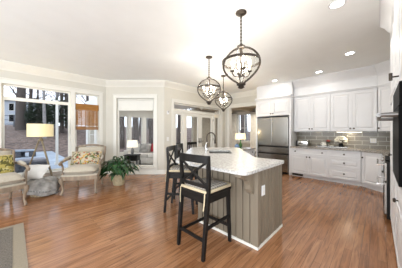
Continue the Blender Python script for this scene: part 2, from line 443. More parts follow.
# roller blind pulled half way in window 3
rb = thing('roller_blind', 'cream roller blind lowered at the top of the sunroom window', 'blind')
x0, x1 = oB[0][0]+0.05, oB[0][1]-0.05
c = MB(MB_); c.box(x0, x1, -0.052, -0.046, 2.08, 2.40); c.build('cloth', M_TRIM, rb)
c = MB(MB_); c.box(x0, x1, -0.056, -0.040, 2.055, 2.08, 0.004); c.build('bottom_rail', M_TRIM, rb)
c = MB(MB_); c.tube([(x0, -0.035, 2.41), (x1, -0.035, 2.41)], 0.025, 10); c.build('roller', M_TRIM, rb, True)

# woven shade in window 2
ws = thing('woven_wood_shade', 'brown woven wood shade half lowered in the narrow left window', 'blind')
M_WEAVE = shade_weave('woven_reed')
c = MB(MA); c.box(5.25, 5.86, -0.05, -0.012, 2.02, 2.20, 0.006); c.build('valance', M_WEAVE, ws)
c = MB(MA)
z = 1.55
while z < 2.02: c.box(5.265, 5.845, -0.040, -0.034, z, z+0.0165); z += 0.0205
for k in range(6): c.box(5.29+k*0.103, 5.305+k*0.103, -0.034, -0.030, 1.52, 2.02)
c.build('slats', M_WEAVE, ws)
c = MB(MA)
for k in range(3): c.box(5.26, 5.85, -0.052-0.004*k, -0.022, 1.43+0.033*k, 1.458+0.033*k, 0.004)
c.build('gathered_folds', M_WEAVE, ws)

# ------------------------------------------------------------------ french doors in the back wall
MC, LC = basis(pB1, pC1)
q = lambda u: u - 3.38
casing(MC, q(3.76), q(6.36), 0, 2.36, w=0.09, sill=False)
struct(casing(MC, q(3.76), q(6.36), 0, 2.36, w=0.09, sill=False).build('trim_7', M_TRIM), 'white casing around the french doors', 'trim')
def frame_boxes():
    c = MB(MC)
    c.box(q(3.76), q(6.36), -0.13, -0.02, 2.06, 2.12)
    for u in (3.76, 4.235, 5.875, 6.32): c.box(q(u), q(u)+0.045, -0.13, -0.02, 0, 2.06)
    return c
struct(frame_boxes().build('trim_8', M_TRIM), 'white jambs and head between the french doors', 'trim')
tw = bpy.data.objects.new('window_4', None); COL.objects.link(tw); struct(tw, 'long low transom window over the french doors', 'window')
sash(MC, q(3.765), q(6.355), 2.125, 2.355, w=0.04).build('sash', M_TRIM, tw); pane(MC, q(3.80), q(6.32), 2.16, 2.32).build('pane', M_GLASS, tw)
for i, (a, e, lb) in enumerate(((3.81, 4.23, 'glazed sidelight left of the french doors'), (5.925, 6.315, 'glazed sidelight right of the french doors'))):
    r = bpy.data.objects.new('window_%d' % (5+i), None); COL.objects.link(r); struct(r, lb, 'window')
    sash(MC, q(a), q(e), 0.005, 2.055, w=0.09, y0=-0.10, y1=-0.055).build('sash', M_TRIM, r)
    pane(MC, q(a)+0.08, q(e)-0.08, 0.10, 1.97, y=-0.078).build('pane', M_GLASS, r)
for i, (a, e, hx, lb) in enumerate(((4.285, 5.075, 5.03, 'left white french door with one full pane'), (5.085, 5.87, 5.13, 'right white french door with one full pane'))):
    r = bpy.data.objects.new('door_%d' % (1+i), None); COL.objects.link(r); struct(r, lb, 'door')
    c = sash(MC, q(a), q(e), 0.008, 2.055, w=0.115, y0=-0.10, y1=-0.055); c.box(q(a)+0.115, q(e)-0.115, -0.10, -0.055, 0.12, 0.30); c.build('leaf', M_TRIM, r)
    pane(MC, q(a)+0.105, q(e)-0.105, 0.29, 1.95, y=-0.078).build('pane', M_GLASS, r)
    c = MB(MC); c.box(q(hx)-0.02, q(hx)+0.02, -0.055, -0.047, 0.92, 1.12, 0.003)
    c.tube([(q(hx), -0.05, 1.0), (q(hx), 0.0, 1.0), (q(hx)+(-0.10 if i == 0 else 0.10), 0.0, 1.0)], 0.010, 8)
    c.build('handle', M_IRON, r)
    c = MB(MC)
    hz = q(a)+0.004 if i == 0 else q(e)-0.004
    for z in (0.25, 1.05, 1.85): c.tube([(hz, -0.048, z-0.05), (hz, -0.048, z+0.05)], 0.010, 8)
    c.build('hinge', M_IRON, r)

# small plates on the wall left of the doors
c = MB(MC); c.box(0.10, 0.18, 0, 0.008, 1.07, 1.19, 0.003); o = c.build('plate', M_WHITE); 
ls = thing('light_switch', 'white double light switch plate left of the french doors', 'switch'); o.parent = ls
c = MB(MC)
for k in (0.115, 0.145): c.box(k, k+0.02, 0.008, 0.013, 1.10, 1.16, 0.002)
c.build('rocker', M_TRIM, ls)
th = thing('thermostat', 'small white thermostat high on the wall left of the french doors', 'thermostat')
c = MB(MC); c.box(0.10, 0.18, 0, 0.024, 1.94, 2.05, 0.006); c.build('case', M_WHITE, th)
c = MB(MC); c.box(0.118, 0.162, 0.024, 0.026, 2.0, 2.035); c.build('display', M_STEEL, th)

# cased opening to the dining room
MD, LD = basis(pC1, pD1)
c = MB(MD)
a, e = oD[0][0], oD[0][1]
c.box(a-0.10, a, 0, 0.022, 0, 2.53, 0.004); c.box(a, e+0.04, 0, 0.022, 2.42, 2.53, 0.004); c.box(e, e+0.04, 0, 0.022, 0, 2.42, 0.004)
c.box(a-0.115, e+0.04, 0, 0.04, 2.53, 2.56, 0.004)
c.box(a-0.002, a+0.012, -WT, 0, 0, 2.42); c.box(e-0.012, e+0.002, -WT, 0, 0, 2.42); c.box(a, e, -WT, 0, 2.408, 2.422)
struct(c.build('trim_9', M_TRIM), 'white casing of the open doorway to the dining room', 'trim')

# ------------------------------------------------------------------ kitchen cabinets
def door_mb(w, h, t=0.02, st=0.06):
    """raised-panel door or drawer front in the local x/z plane, front face at y=0, body to +y"""
    c = MB(); 
    c.box(0, st, 0, t, 0, h, 0.002); c.box(w-st, w, 0, t, 0, h, 0.002)
    c.box(st, w-st, 0, t, 0, st, 0.002); c.box(st, w-st, 0, t, h-st, h, 0.002)
    c.box(st, w-st, 0.014, t, st, h-st)
    a = 0.035
    if w-2*st > 0.12 and h-2*st > 0.12:
        # raised field with sloping edges
        x0, x1, z0, z1 = st+0.006, w-st-0.006, st+0.006, h-st-0.006
        vs = [(x0, 0.014, z0), (x1, 0.014, z0), (x1, 0.014, z1), (x0, 0.014, z1), (x0+a, 0.002, z0+a), (x1-a, 0.002, z0+a), (x1-a, 0.002, z1-a), (x0+a, 0.002, z1-a)]
        c._add(vs, [(4, 5, 6, 7), (0, 1, 5, 4), (1, 2, 6, 5), (2, 3, 7, 6), (3, 0, 4, 7)])
    return c
def knob_mb():
    c = MB(Matrix.Rotation(R(90), 4, 'X'))
    c.lathe([(0.006, 0), (0.007, 0.014), (0.020, 0.018), (0.021, 0.028), (0.015, 0.035), (0.0, 0.036)], n=12)
    return c
def front(parent, name, x, z, w, h, knobs=(), mat=None, knob_mat=None, st=0.06):
    d = door_mb(w, h, st=st).build(name, mat or M_WHITE, parent); d.location = (x, -0.02, z)
    for kx, kz in knobs:
        k = knob_mb().build('knob', knob_mat or M_IRON, d, True); k.location = (kx, 0.0, kz)
    return d
RKW = -PI/2
# over the whole kitchen wall: fronts face -X, local x runs towards -Y
BF = 6.02    # body front of base units; doors stand 2 cm proud
def base_unit(loc, rz, w, label, layout, depth=0.60):
    t = thing('base_cabinet', label, 'cabinet', loc, rz, None)
    c = MB(); c.box(0, w, 0, depth, 0.10, 0.875); c.box(0, w, 0.07, depth, 0.0, 0.10); c.build('body', M_WHITE, t)
    for (nm, x, z, ww, hh, kn) in layout: front(t, nm, x, z, ww, hh, kn, st=0.032 if hh < 0.2 else 0.055)
    return t
w = 0.965; dw = w/2-0.008
u1 = base_unit((BF, 1.945, 0), RKW, w, 'white base cabinet beside the refrigerator, one wide drawer above two doors', [
    ('drawer', 0.006, 0.69, w-0.012, 0.165, ((0.13, 0.085), (w-0.14, 0.085))),
    ('door', 0.006, 0.115, dw, 0.56, ((dw-0.035, 0.51),)), ('door', 0.010+dw, 0.115, dw, 0.56, ((0.035, 0.51),))])
c = MB(); c.box(0.02, 0.32, 0.062, 0.07, 0.02, 0.085)
for k in range(12): c.box(0.03+k*0.024, 0.042+k*0.024, 0.056, 0.062, 0.03, 0.075)
vt = c.build('toe_kick_vent', M_IRON, u1, label='dark toe kick vent grille')
w = 0.675
u2 = base_unit((BF, 0.978, 0), RKW, w, 'white base cabinet of three drawers below the tray', [
    ('drawer', 0.006, 0.69, w-0.012, 0.165, ((w/2, 0.085),)), ('drawer', 0.006, 0.42, w-0.012, 0.255, ((w/2, 0.13),)), ('drawer', 0.006, 0.115, w-0.012, 0.29, ((w/2, 0.15),))])
# diagonal corner unit
dA, dB = Vector((BF, 0.30)), Vector((5.72, -0.085))
ang = math.atan2(dB.y-dA.y, dB.x-dA.x); dl = (dB-dA).length
u3 = thing('corner_cabinet', 'white corner base cabinet with a diagonal door', 'cabinet', (dA.x, dA.y, 0), ang)
inv = Matrix.Rotation(-ang, 3, 'Z')
loc2 = lambda pts: [tuple((inv @ Vector((x-dA.x, y-dA.y, 0)))[:2]) for x, y in pts]
c = MB(); c.prism(loc2([(BF, 0.298), (6.63, 0.298), (6.63, -0.78), (5.722, -0.78), (5.722, -0.085)]), 0.10, 0.875)
c.prism(loc2([(BF+0.06, 0.298), (6.63, 0.298), (6.63, -0.78), (5.722, -0.78), (5.722, -0.15)]), 0.0, 0.10); c.build('body', M_WHITE, u3)
front(u3, 'door', 0.03, 0.115, dl-0.06, 0.74, ((0.035, 0.62),), st=0.055)
# narrow unit between the range and the corner, on the right wall (fronts face +Y)
w = 5.718-4.78
u4 = base_unit((5.718, -0.105, 0), PI, w, 'white base cabinet right of the corner, beyond the range', [
    ('drawer', 0.006, 0.69, w-0.012, 0.165, ((w/2, 0.085),)), ('door', 0.006, 0.115, w-0.012, 0.56, ((w-0.06, 0.5),))])

# kitchen worktop
c = MB(); c.prism([(5.965, 1.955), (5.965, 0.318), (5.69, -0.06), (4.775, -0.06), (4.775, -0.795), (6.645, -0.795), (6.645, 1.955)], 0.876, 0.914)
tag(c.build('kitchen_countertop', M_GRANITE2), 'grey speckled granite worktop along the tiled kitchen wall', 'countertop')
# tiled backsplash
c = MB(); c.box(6.642, 6.65, -0.79, 1.955, 0.915, 1.40)
bs = c.build('backsplash', M_TILE); struct(bs, 'grey-green subway tile backsplash', 'backsplash')
bs.rotation_euler = (0, 0, 0)

# upper cabinets
UF = 6.32
def upper_unit(y_left, w, label):
    t = thing('wall_cabinet', label, 'cabinet', (UF, y_left, 1.375), RKW)
    c = MB(); c.box(0, w, 0, 0.31, 0, 1.085); c.build('body', M_WHITE, t)
    dw = w/2-0.006
    front(t, 'door', 0.004, 0.02, dw, 1.045, ((dw-0.035, 0.06),)); front(t, 'door', 0.008+dw, 0.02, dw, 1.045, ((0.035, 0.06),))
    return t
upper_unit(1.945, 0.962, 'white two-door wall cabinet above the toaster')
upper_unit(0.978, 0.965, 'white two-door wall cabinet above the flower tray')
eA, eB = Vector((UF, 0.005)), Vector((6.03, -0.30))
ang2 = math.atan2(eB.y-eA.y, eB.x-eA.x); inv2 = Matrix.Rotation(-ang2, 3, 'Z')
loc3 = lambda pts: [tuple((inv2 @ Vector((x-eA.x, y-eA.y, 0)))[:2]) for x, y in pts]
t = thing('corner_wall_cabinet', 'white diagonal wall cabinet in the kitchen corner', 'cabinet', (eA.x, eA.y, 1.375), ang2)
c = MB(); c.prism(loc3([(UF, 0.004), (6.63, 0.004), (6.63, -0.79), (6.03, -0.79), (6.03, -0.30)]), 0, 1.085); c.build('body', M_WHITE, t)
front(t, 'door', 0.025, 0.02, (eB-eA).length-0.05, 1.045, ((0.04, 0.06),))
# soffit above and its crown
c = MB(); c.prism([(UF+0.01, 1.95), (UF+0.01, 0.0), (6.04, -0.31), (6.04, -0.79), (6.65, -0.79), (6.65, 1.95)], 2.462, CH)
struct(c.build('trim_10', M_WHITE), 'white soffit above the wall cabinets', 'trim')
ccrown = [(0, 2.462), (0.035, 2.462), (0.04, 2.49), (0.055, 2.505), (0.055, 2.52), (0.012, 2.53), (0.012, 2.56), (0, 2.56)]
s1, s0 = (UF+0.01, 0.0), (UF+0.01, 1.95)
big = [(y*1.3, CH-(CH-z)*1.25) for y, z in crown]
# basis() y axis is the right hand side, so these runs are listed from the corner to the left
for nm, prof, lb in (('trim_11', big, 'white crown moulding above the kitchen soffit'), ('trim_12', ccrown, 'white cap moulding on the wall cabinets')):
    M, L = basis(s0, s1); w_ = MB(M); w_.extr(prof, 0, L, 0, 0.41*-1)
    M2, L2 = basis(s1, (6.04, -0.31)); w_.M = M2; w_.extr(prof, 0, L2, 0.41, 0)
    struct(w_.build(nm, M_WHITE, smooth=True), lb, 'trim')

# refrigerator surround
FV0, FV1 = 2.03, 3.08
t = thing('refrigerator_surround', 'tall white side panels and cabinet enclosing the refrigerator', 'cabinet', (6.06, FV1+0.06, 0), RKW)
wS = FV1-FV0+0.13
c = MB(); c.box(0, 0.05, 0, 0.575, 0, 2.46); c.box(wS-0.055, wS, 0, 0.575, 0, 2.46); c.build('side_panel', M_WHITE, t)
c = MB(); c.box(0.05, wS-0.055, 0, 0.575, 1.90, 2.46); c.build('body', M_WHITE, t)
dw = (wS-0.105)/2-0.004
front(t, 'door', 0.053, 1.925, dw, 0.50, ((dw-0.035, 0.05),)); front(t, 'door', 0.057+dw, 1.925, dw, 0.50, ((0.035, 0.05),))
c = MB(); c.extr([(-y, z) for y, z in ccrown], -0.03, wS+0.0); c.build('cap_moulding', M_WHITE, t)
c = MB(); c.box(6.20, 6.65, FV0-0.07, FV1+0.10, 2.562, CH); c.box(6.30, 6.65, FV0-0.07, FV1+0.10, 2.465, 2.562)
struct(c.build('trim_13', M_WHITE), 'plain white bulkhead above the refrigerator', 'trim')

# refrigerator
fr = thing('refrigerator', 'stainless french door refrigerator with two bottom drawers', 'refrigerator', (6.045, FV1-0.01, 0), RKW)
fw = FV1-FV0-0.02
c = MB(); c.box(0.0, fw, 0.07, 0.58, 0.03, 1.84); c.build('body', M_BLACK, fr)
for k, x in enumerate((0.0, fw/2+0.006)):
    c = MB(); c.box(x, x+fw/2-0.006, -0.0, 0.065, 0.90, 1.845, 0.008); c.build('door', M_STEEL, fr)
for z0, z1 in ((0.665, 0.86), (0.07, 0.625)):
    c = MB(); c.box(0, fw, 0, 0.065, z0, z1, 0.008); d = c.build('drawer', M_STEEL, fr)
    c = MB(); c.box(0.01, fw-0.01, -0.028, 0.03, z1+0.004, z1+0.032, 0.004); c.build('handle', M_BLACK, d)
c = MB(); c.box(0.02, fw-0.02, 0.03, 0.07, 0.0, 0.065); c.build('kick_plate', M_BLACK, fr)

# range (its near side is the black panel seen on the right)
rg = thing('range', 'stainless double oven range between the tall oven cabinet and the corner', 'range', (4.765, -0.10, 0), PI)
c = MB(); c.box(0, 0.765, 0.0, 0.68, 0.02, 0.905, 0.004); c.build('body', M_BLACK, rg)
c = MB(); c.box(0.0, 0.765, -0.01, 0.68, 0.906, 0.925, 0.004); c.build('cooktop', M_BLKGLASS, rg)
for z0, z1 in ((0.60, 0.88), (0.09, 0.575)):
    c = MB(); c.box(0.005, 0.76, -0.03, 0.0, z0, z1, 0.005); d = c.build('oven_door', M_STEEL, rg)
    c = MB(); c.box(0.12, 0.645, -0.033, -0.028, z0+0.05, z1-0.08); c.build('window', M_BLKGLASS, d)
    c = MB(); c.tube([(0.04, -0.105, z1-0.035), (0.725, -0.105, z1-0.035)], 0.014, 10)
    for x in (0.06, 0.705): c.tube([(x, -0.03, z1-0.035), (x, -0.105, z1-0.035)], 0.011, 8)
    c.build('handle', M_CHROME, d, True)
for k in range(4):
    c = MB(); c.lathe([(0.021, 0), (0.019, 0.02), (0, 0.02)], c=(0.12+0.17*k, 0.06, 0.925), n=12); c.build('knob', M_CHROME, rg, True)

# tall oven cabinet and pantry on the right wall
TF = -0.15
oc = thing('oven_cabinet', 'tall white cabinet holding the black wall oven at the right edge', 'cabinet', (2.80, TF, 0), PI)
wT = 0.88
c = MB()
c.box(0, wT, 0, 0.62, 0.10, 0.94); c.box(0, wT, 0.03, 0.62, 0, 0.10); c.box(0, wT, 0, 0.62, 1.745, 2.80)
c.box(0, 0.04, 0, 0.62, 0.94, 1.745); c.box(0.80, wT, 0, 0.62, 0.94, 1.745); c.box(0.04, 0.80, 0.56, 0.62, 0.94, 1.745); c.build('body', M_WHITE, oc)
front(oc, 'drawer', 0.006, 0.615, wT-0.012, 0.30, ((0.40, 0.13),)); front(oc, 'drawer', 0.006, 0.115, wT-0.012, 0.485, ())
dw = wT/2-0.008
front(oc, 'door', 0.006, 1.755, dw, 1.015, ()); d = front(oc, 'door', 0.010+dw, 1.755, dw, 1.015, ())
c = MB(); c.tube([(0.03, 0, 0.09), (0.03, -0.05, 0.09)], 0.007, 8); c.tube([(0.03, -0.05, 0.06), (0.03, -0.05, 0.125)], 0.013, 8); c.build('pull', M_IRON, d)
wo = thing('wall_oven', 'black glass wall oven with a thick steel handle, built into the tall cabinet', 'oven', (2.755, TF, 0), PI)
c = MB(); c.box(0.0, 0.75, 0.001, 0.55, 0.945, 1.74); c.build('body', M_BLACK, wo)
c = MB(); c.box(-0.005, 0.755, -0.037, 0.0, 1.565, 1.74, 0.004); c.build('control_panel', M_BLKGLASS, wo)
c = MB(); c.box(-0.005, 0.755, -0.04, 0.0, 0.95, 1.555, 0.004); d = c.build('oven_door', M_BLKGLASS, wo)
c = MB(); zz = 1.495; c.tube([(0.02, -0.145, zz), (0.735, -0.145, zz)], 0.016, 10)
for x in (0.035, 0.72): c.tube([(x, -0.04, zz), (x, -0.145, zz)], [0.020, 0.016], 10)
c.build('handle', M_GUN, d, True)
pc = thing('pantry_cabinet', 'tall white pantry cabinet between the wall oven and the range', 'cabinet', (3.90, TF, 0), PI)
wP = 1.095
c = MB(); c.box(0, wP, 0, 0.62, 0.10, 2.80); c.box(0, wP, 0.03, 0.62, 0, 0.10); c.build('body', M_WHITE, pc)
dw = wP/2-0.008
for k, x in enumerate((0.006, 0.010+dw)):
    front(pc, 'door', x, 0.115, dw, 1.70, ((dw-0.035, 0.95),) if k == 0 else ()); front(pc, 'door', x, 1.85, dw, 0.92, ())
c = MB(); c.box(1.91, 3.90, -0.79, TF, 2.802, CH); struct(c.build('trim_14', M_WHITE), 'white filler panel above the tall cabinets', 'trim')
M, L = basis((3.90, TF), (1.91, TF)); 
c = MB(Matrix(((-1, 0, 0, 3.90), (0, 1, 0, TF), (0, 0, 1, 0), (0, 0, 0, 1)))); c.extr(crown, 0, 1.99)
struct(c.build('trim_15', M_WHITE, smooth=True), 'white crown moulding on the tall cabinets', 'trim')

# ------------------------------------------------------------------ island
BEND = R(3.5)
wd = Vector((math.sin(BEND), math.cos(BEND)))           # direction of the far wing (right, ahead)
def off(p, d, k): return (p[0]+d[0]*k, p[1]+d[1]*k)
def island_ring(uo, ui, ve, XL, XR, Yend, r=0.0):
    """outline in room coordinates; uo/ui outer/inner X of the near wing, ve its end, XL/XR the far wing's sides"""
    nrm = Vector((wd.y, -wd.x))
    pL = Vector(P(XL, 2.61)); pR = Vector(P(XR, 2.61)); D = Vector(P(wd.x, wd.y))
    def meet(p, u): k = (u-p.x)/D.x; return (u, p.y+D.y*k)
    kE = (Yend-2.61)/wd.y
    eL = (pL.x+D.x*kE, pL.y+D.y*kE); kR = kE + (pR-pL).dot(D)*-1
    eR = (pR.x+D.x*kR, pR.y+D.y*kR)
    return [(uo, ve), meet(pL, uo), eL, eR, meet(pR, ui), (ui, ve)]
top_ring = island_ring(1.64, 2.77, 0.965, -0.39, 0.86, 4.95)
base_ring = island_ring(1.95, 2.70, 0.99, -0.055, 0.79, 4.90)

def round_ring(pts, r, n=6):
    out = []
    for i, p in enumerate(pts):
        p = Vector(p); a = (Vector(pts[i-1])-p); e = (Vector(pts[(i+1) % len(pts)])-p)
        ri = min(r, a.length*0.4, e.length*0.4); p0 = p+a.normalized()*ri; p1 = p+e.normalized()*ri
        for k in range(n+1):
            t_ = k/n; out.append(tuple(p0*(1-t_)**2 + p*2*t_*(1-t_) + p1*t_**2))
    return out
SINK = (0.40, 3.88); SW, SL = 0.46, 0.68
def sink_ring(w, l, r=0.06):
    c0 = Vector(P(*SINK)); D = Vector(P(wd.x, wd.y)); N = Vector((D.y, -D.x))
    return round_ring([tuple(c0+N*i*w/2+D*j*l/2) for i, j in ((-1, -1), (1, -1), (1, 1), (-1, 1))], r, 5)
def slab_with_hole(name, outer, hole, z0, z1, mat):
    bm = bmesh.new(); es = []
    for loop in (outer, hole):
        vs = [bm.verts.new((x, y, z1)) for x, y in loop]
        es += [bm.edges.new((vs[i], vs[(i+1) % len(vs)])) for i in range(len(vs))]
    bmesh.ops.triangle_fill(bm, edges=es, use_beauty=True, use_dissolve=False)
    ex = bmesh.ops.extrude_face_region(bm, geom=list(bm.faces))
    for v in ex['geom']:
        if isinstance(v, bmesh.types.BMVert): v.co.z = z0
    s = MB(); s.b.free(); s.b = bm
    return s.build(name, mat)
TOPZ = 0.945
it = slab_with_hole('island_countertop', round_ring(top_ring, 0.09), sink_ring(SW, SL), TOPZ-0.035, TOPZ, M_GRANITE)
tag(it, 'pale speckled granite top of the angled kitchen island', 'countertop')
isl = thing('kitchen_island', 'angled kitchen island clad in taupe vertical boards', 'island', (0, 0, 0))
inner = [(1.965, 1.005)] + [tuple(Vector(p)) for p in base_ring[1:]]
c = MB()
core = [(base_ring[0][0]+0.015, base_ring[0][1]+0.015), (base_ring[1][0]+0.016, base_ring[1][1]-0.004), off(base_ring[2], Vector(P(1, 0)), 0.016), base_ring[3], base_ring[4], (base_ring[5][0]-0.0, base_ring[5][1]+0.015)]
# carcass: two wings, the far wing shallow under the sink
zsink = 0.66
c.prism(core, 0.0, zsink)
rim = [core[0], core[1], core[2]]
c.box(1.97, 2.69, 1.01, 1.45, zsink, 0.909)
c.build('carcass', M_TAUPE, isl)
def boards(p0, p1, z0, z1, pitch=0.092, gap=0.006, d=0.016, round_edge=False):
    M, L = basis(p0, p1); n = max(1, round(L/pitch)); wv = L/n; k_ = MB(M)
    for i in range(n):
        a, e = i*wv+gap/2, (i+1)*wv-gap/2
        k_.extr([(-0.001, z0), (d, z0), (d, z1), (-0.001, z1)], a, e) if not round_edge else None
    return k_
# the outside faces are on the left of the ring order, so walk them backwards for basis()
for p0, p1, nm in ((base_ring[1], base_ring[0], 'board_cladding'), (base_ring[2], base_ring[1], 'board_cladding'), (base_ring[0], base_ring[5], 'end_cladding')):
    M, L = basis(p0, p1)
    mid = Vector(((p0[0]+p1[0])/2, (p0[1]+p1[1])/2)); 
    n = max(1, round(L/0.094)); wv = L/n; k_ = MB(M)
    for i in range(n):
        k_.box(i*wv+0.008, (i+1)*wv-0.008, -0.016, 0.0, 0.037, 0.909)
    k_.build(nm, M_TAUPE, isl)
    k_ = MB(M); k_.box(-0.0, L, -0.016, 0.004, 0.0, 0.036); k_.build('base_moulding', M_TRIM if nm == 'board_cladding' else M_TRIM, isl, label='pale base moulding')
# corner post
c = MB(); c.box(1.942, 1.985, 0.982, 1.025, 0.037, 0.909, 0.003); c.build('corner_post', M_TAUPE, isl)
# corbel under the overhang
prof = [(0, 0.909), (-0.27, 0.909), (-0.27, 0.872), (-0.235, 0.862), (-0.20, 0.835), (-0.15, 0.825), (-0.10, 0.80), (-0.075, 0.755), (-0.068, 0.70), (-0.045, 0.665), (-0.02, 0.655), (0, 0.63)]
c = MB(); T = Matrix(((1, 0, 0, 1.946), (0, 0, 1, 1.04), (0, 1, 0, 0), (0, 0, 0, 1)))
c.prism(prof, 0, 0.075, T); c.build('corbel', M_TAUPE, isl)
# back face panels on the kitchen side of the far wing
M, L = basis(base_ring[4], base_ring[3]); 
nd = 4; wv = L/nd; c = MB(M)
for i in range(nd): c.box(i*wv+0.01, (i+1)*wv-0.01, -0.0, 0.018, 0.1, 0.86, 0.003)
c.M = Matrix.Identity(4); c.build('cabinet_front', M_TAUPE, isl)
# upper rails hold the top around the sink
c = MB()
for p0, p1 in ((core[1], core[2]), (core[2], core[3]), (core[3], core[4])):
    M, L = basis(p0, p1); c.M = M; c.box(0.0, L, 0.0, 0.03, zsink, 0.909)
c.build('top_rail', M_TAUPE, isl)
# outlet on the end panel
c = MB(); c.box(2.045, 2.125, 0.982, 0.990, 0.60, 0.72, 0.003); ou = c.build('outlet_plate', M_WHITE)
to = thing('power_outlet', 'white outlet plate on the island end panel', 'outlet'); ou.parent = to
c = MB()
for z in (0.625, 0.67): c.box(2.068, 2.102, 0.979, 0.982, z, z+0.03, 0.001)
c.build('socket', M_TRIM, to)

# sink and faucet
sk = thing('sink', 'stainless undermount sink in the island countertop', 'sink')
def bowl():
    bm = bmesh.new(); rows = []
    for w_, l_, z in ((SW+0.03, SL+0.03, TOPZ-0.036), (SW-0.012, SL-0.012, TOPZ-0.036), (SW-0.02, SL-0.02, TOPZ-0.06), (SW-0.06, SL-0.06, TOPZ-0.22)):
        rows.append([bm.verts.new((x, y, z)) for x, y in sink_ring(w_, l_)])
    for a, e in zip(rows, rows[1:]):
        for i in range(len(a)): bm.faces.new((a[i], a[(i+1) % len(a)], e[(i+1) % len(a)], e[i]))
    bm.faces.new(rows[-1]); s = MB(); s.b.free(); s.b = bm; return s
bowl().build('bowl', plain('dark_steel_basin', (0.07, 0.068, 0.06), 0.45, vary=0.1), sk, True)
c = MB(); cc = P(*SINK); c.lathe([(0.0, 0.002), (0.035, 0.002), (0.04, 0.0), (0.04, -0.002)], c=(cc[0], cc[1], TOPZ-0.216), n=16); c.build('drain', M_IRON, sk, True)
fx = P(0.13, 4.02)
fc = thing('faucet', 'dark steel gooseneck faucet beside the island sink', 'faucet', (fx[0], fx[1], TOPZ), YAW - PI/2)
c = MB(); c.lathe([(0.03, 0), (0.03, 0.012), (0.022, 0.018), (0.02, 0.06), (0.0, 0.06)], n=16); c.build('base', M_CHROME, fc, True)
c = MB(); c.tube([(0, 0, 0.05), (0, 0, 0.30)] + [(0.09-0.09*math.cos(a), 0, 0.30+0.10*math.sin(a)) for a in [PI*k/10 for k in range(1, 11)]] + [(0.18, 0, 0.24)], 0.0135, 10); c.build('spout', M_IRON, fc, True)
c = MB(); c.tube([(0.18, 0, 0.25), (0.18, 0, 0.16)], [0.017, 0.019], 10); c.build('spray_head', M_IRON, fc, True)
c = MB(); c.tube([(-0.02, 0, 0.04), (-0.05, -0.01, 0.06), (-0.09, -0.02, 0.12)], 0.008, 8); c.build('lever', M_CHROME, fc, True)
sx_ = P(0.10, 3.72)
sd = thing('soap_dispenser', 'slim chrome soap dispenser on the island beside the sink', 'dispenser', (sx_[0], sx_[1], TOPZ))
c = MB(); c.lathe([(0.02, 0), (0.02, 0.01), (0.013, 0.015), (0.013, 0.17), (0, 0.17)], n=12); c.build('stem', M_CHROME, sd, True)
c = MB(); c.tube([(0, 0, 0.165), (0.02, 0, 0.20), (0.06, -0.02, 0.20)], 0.009, 8); c.build('nozzle', M_CHROME, sd, True)

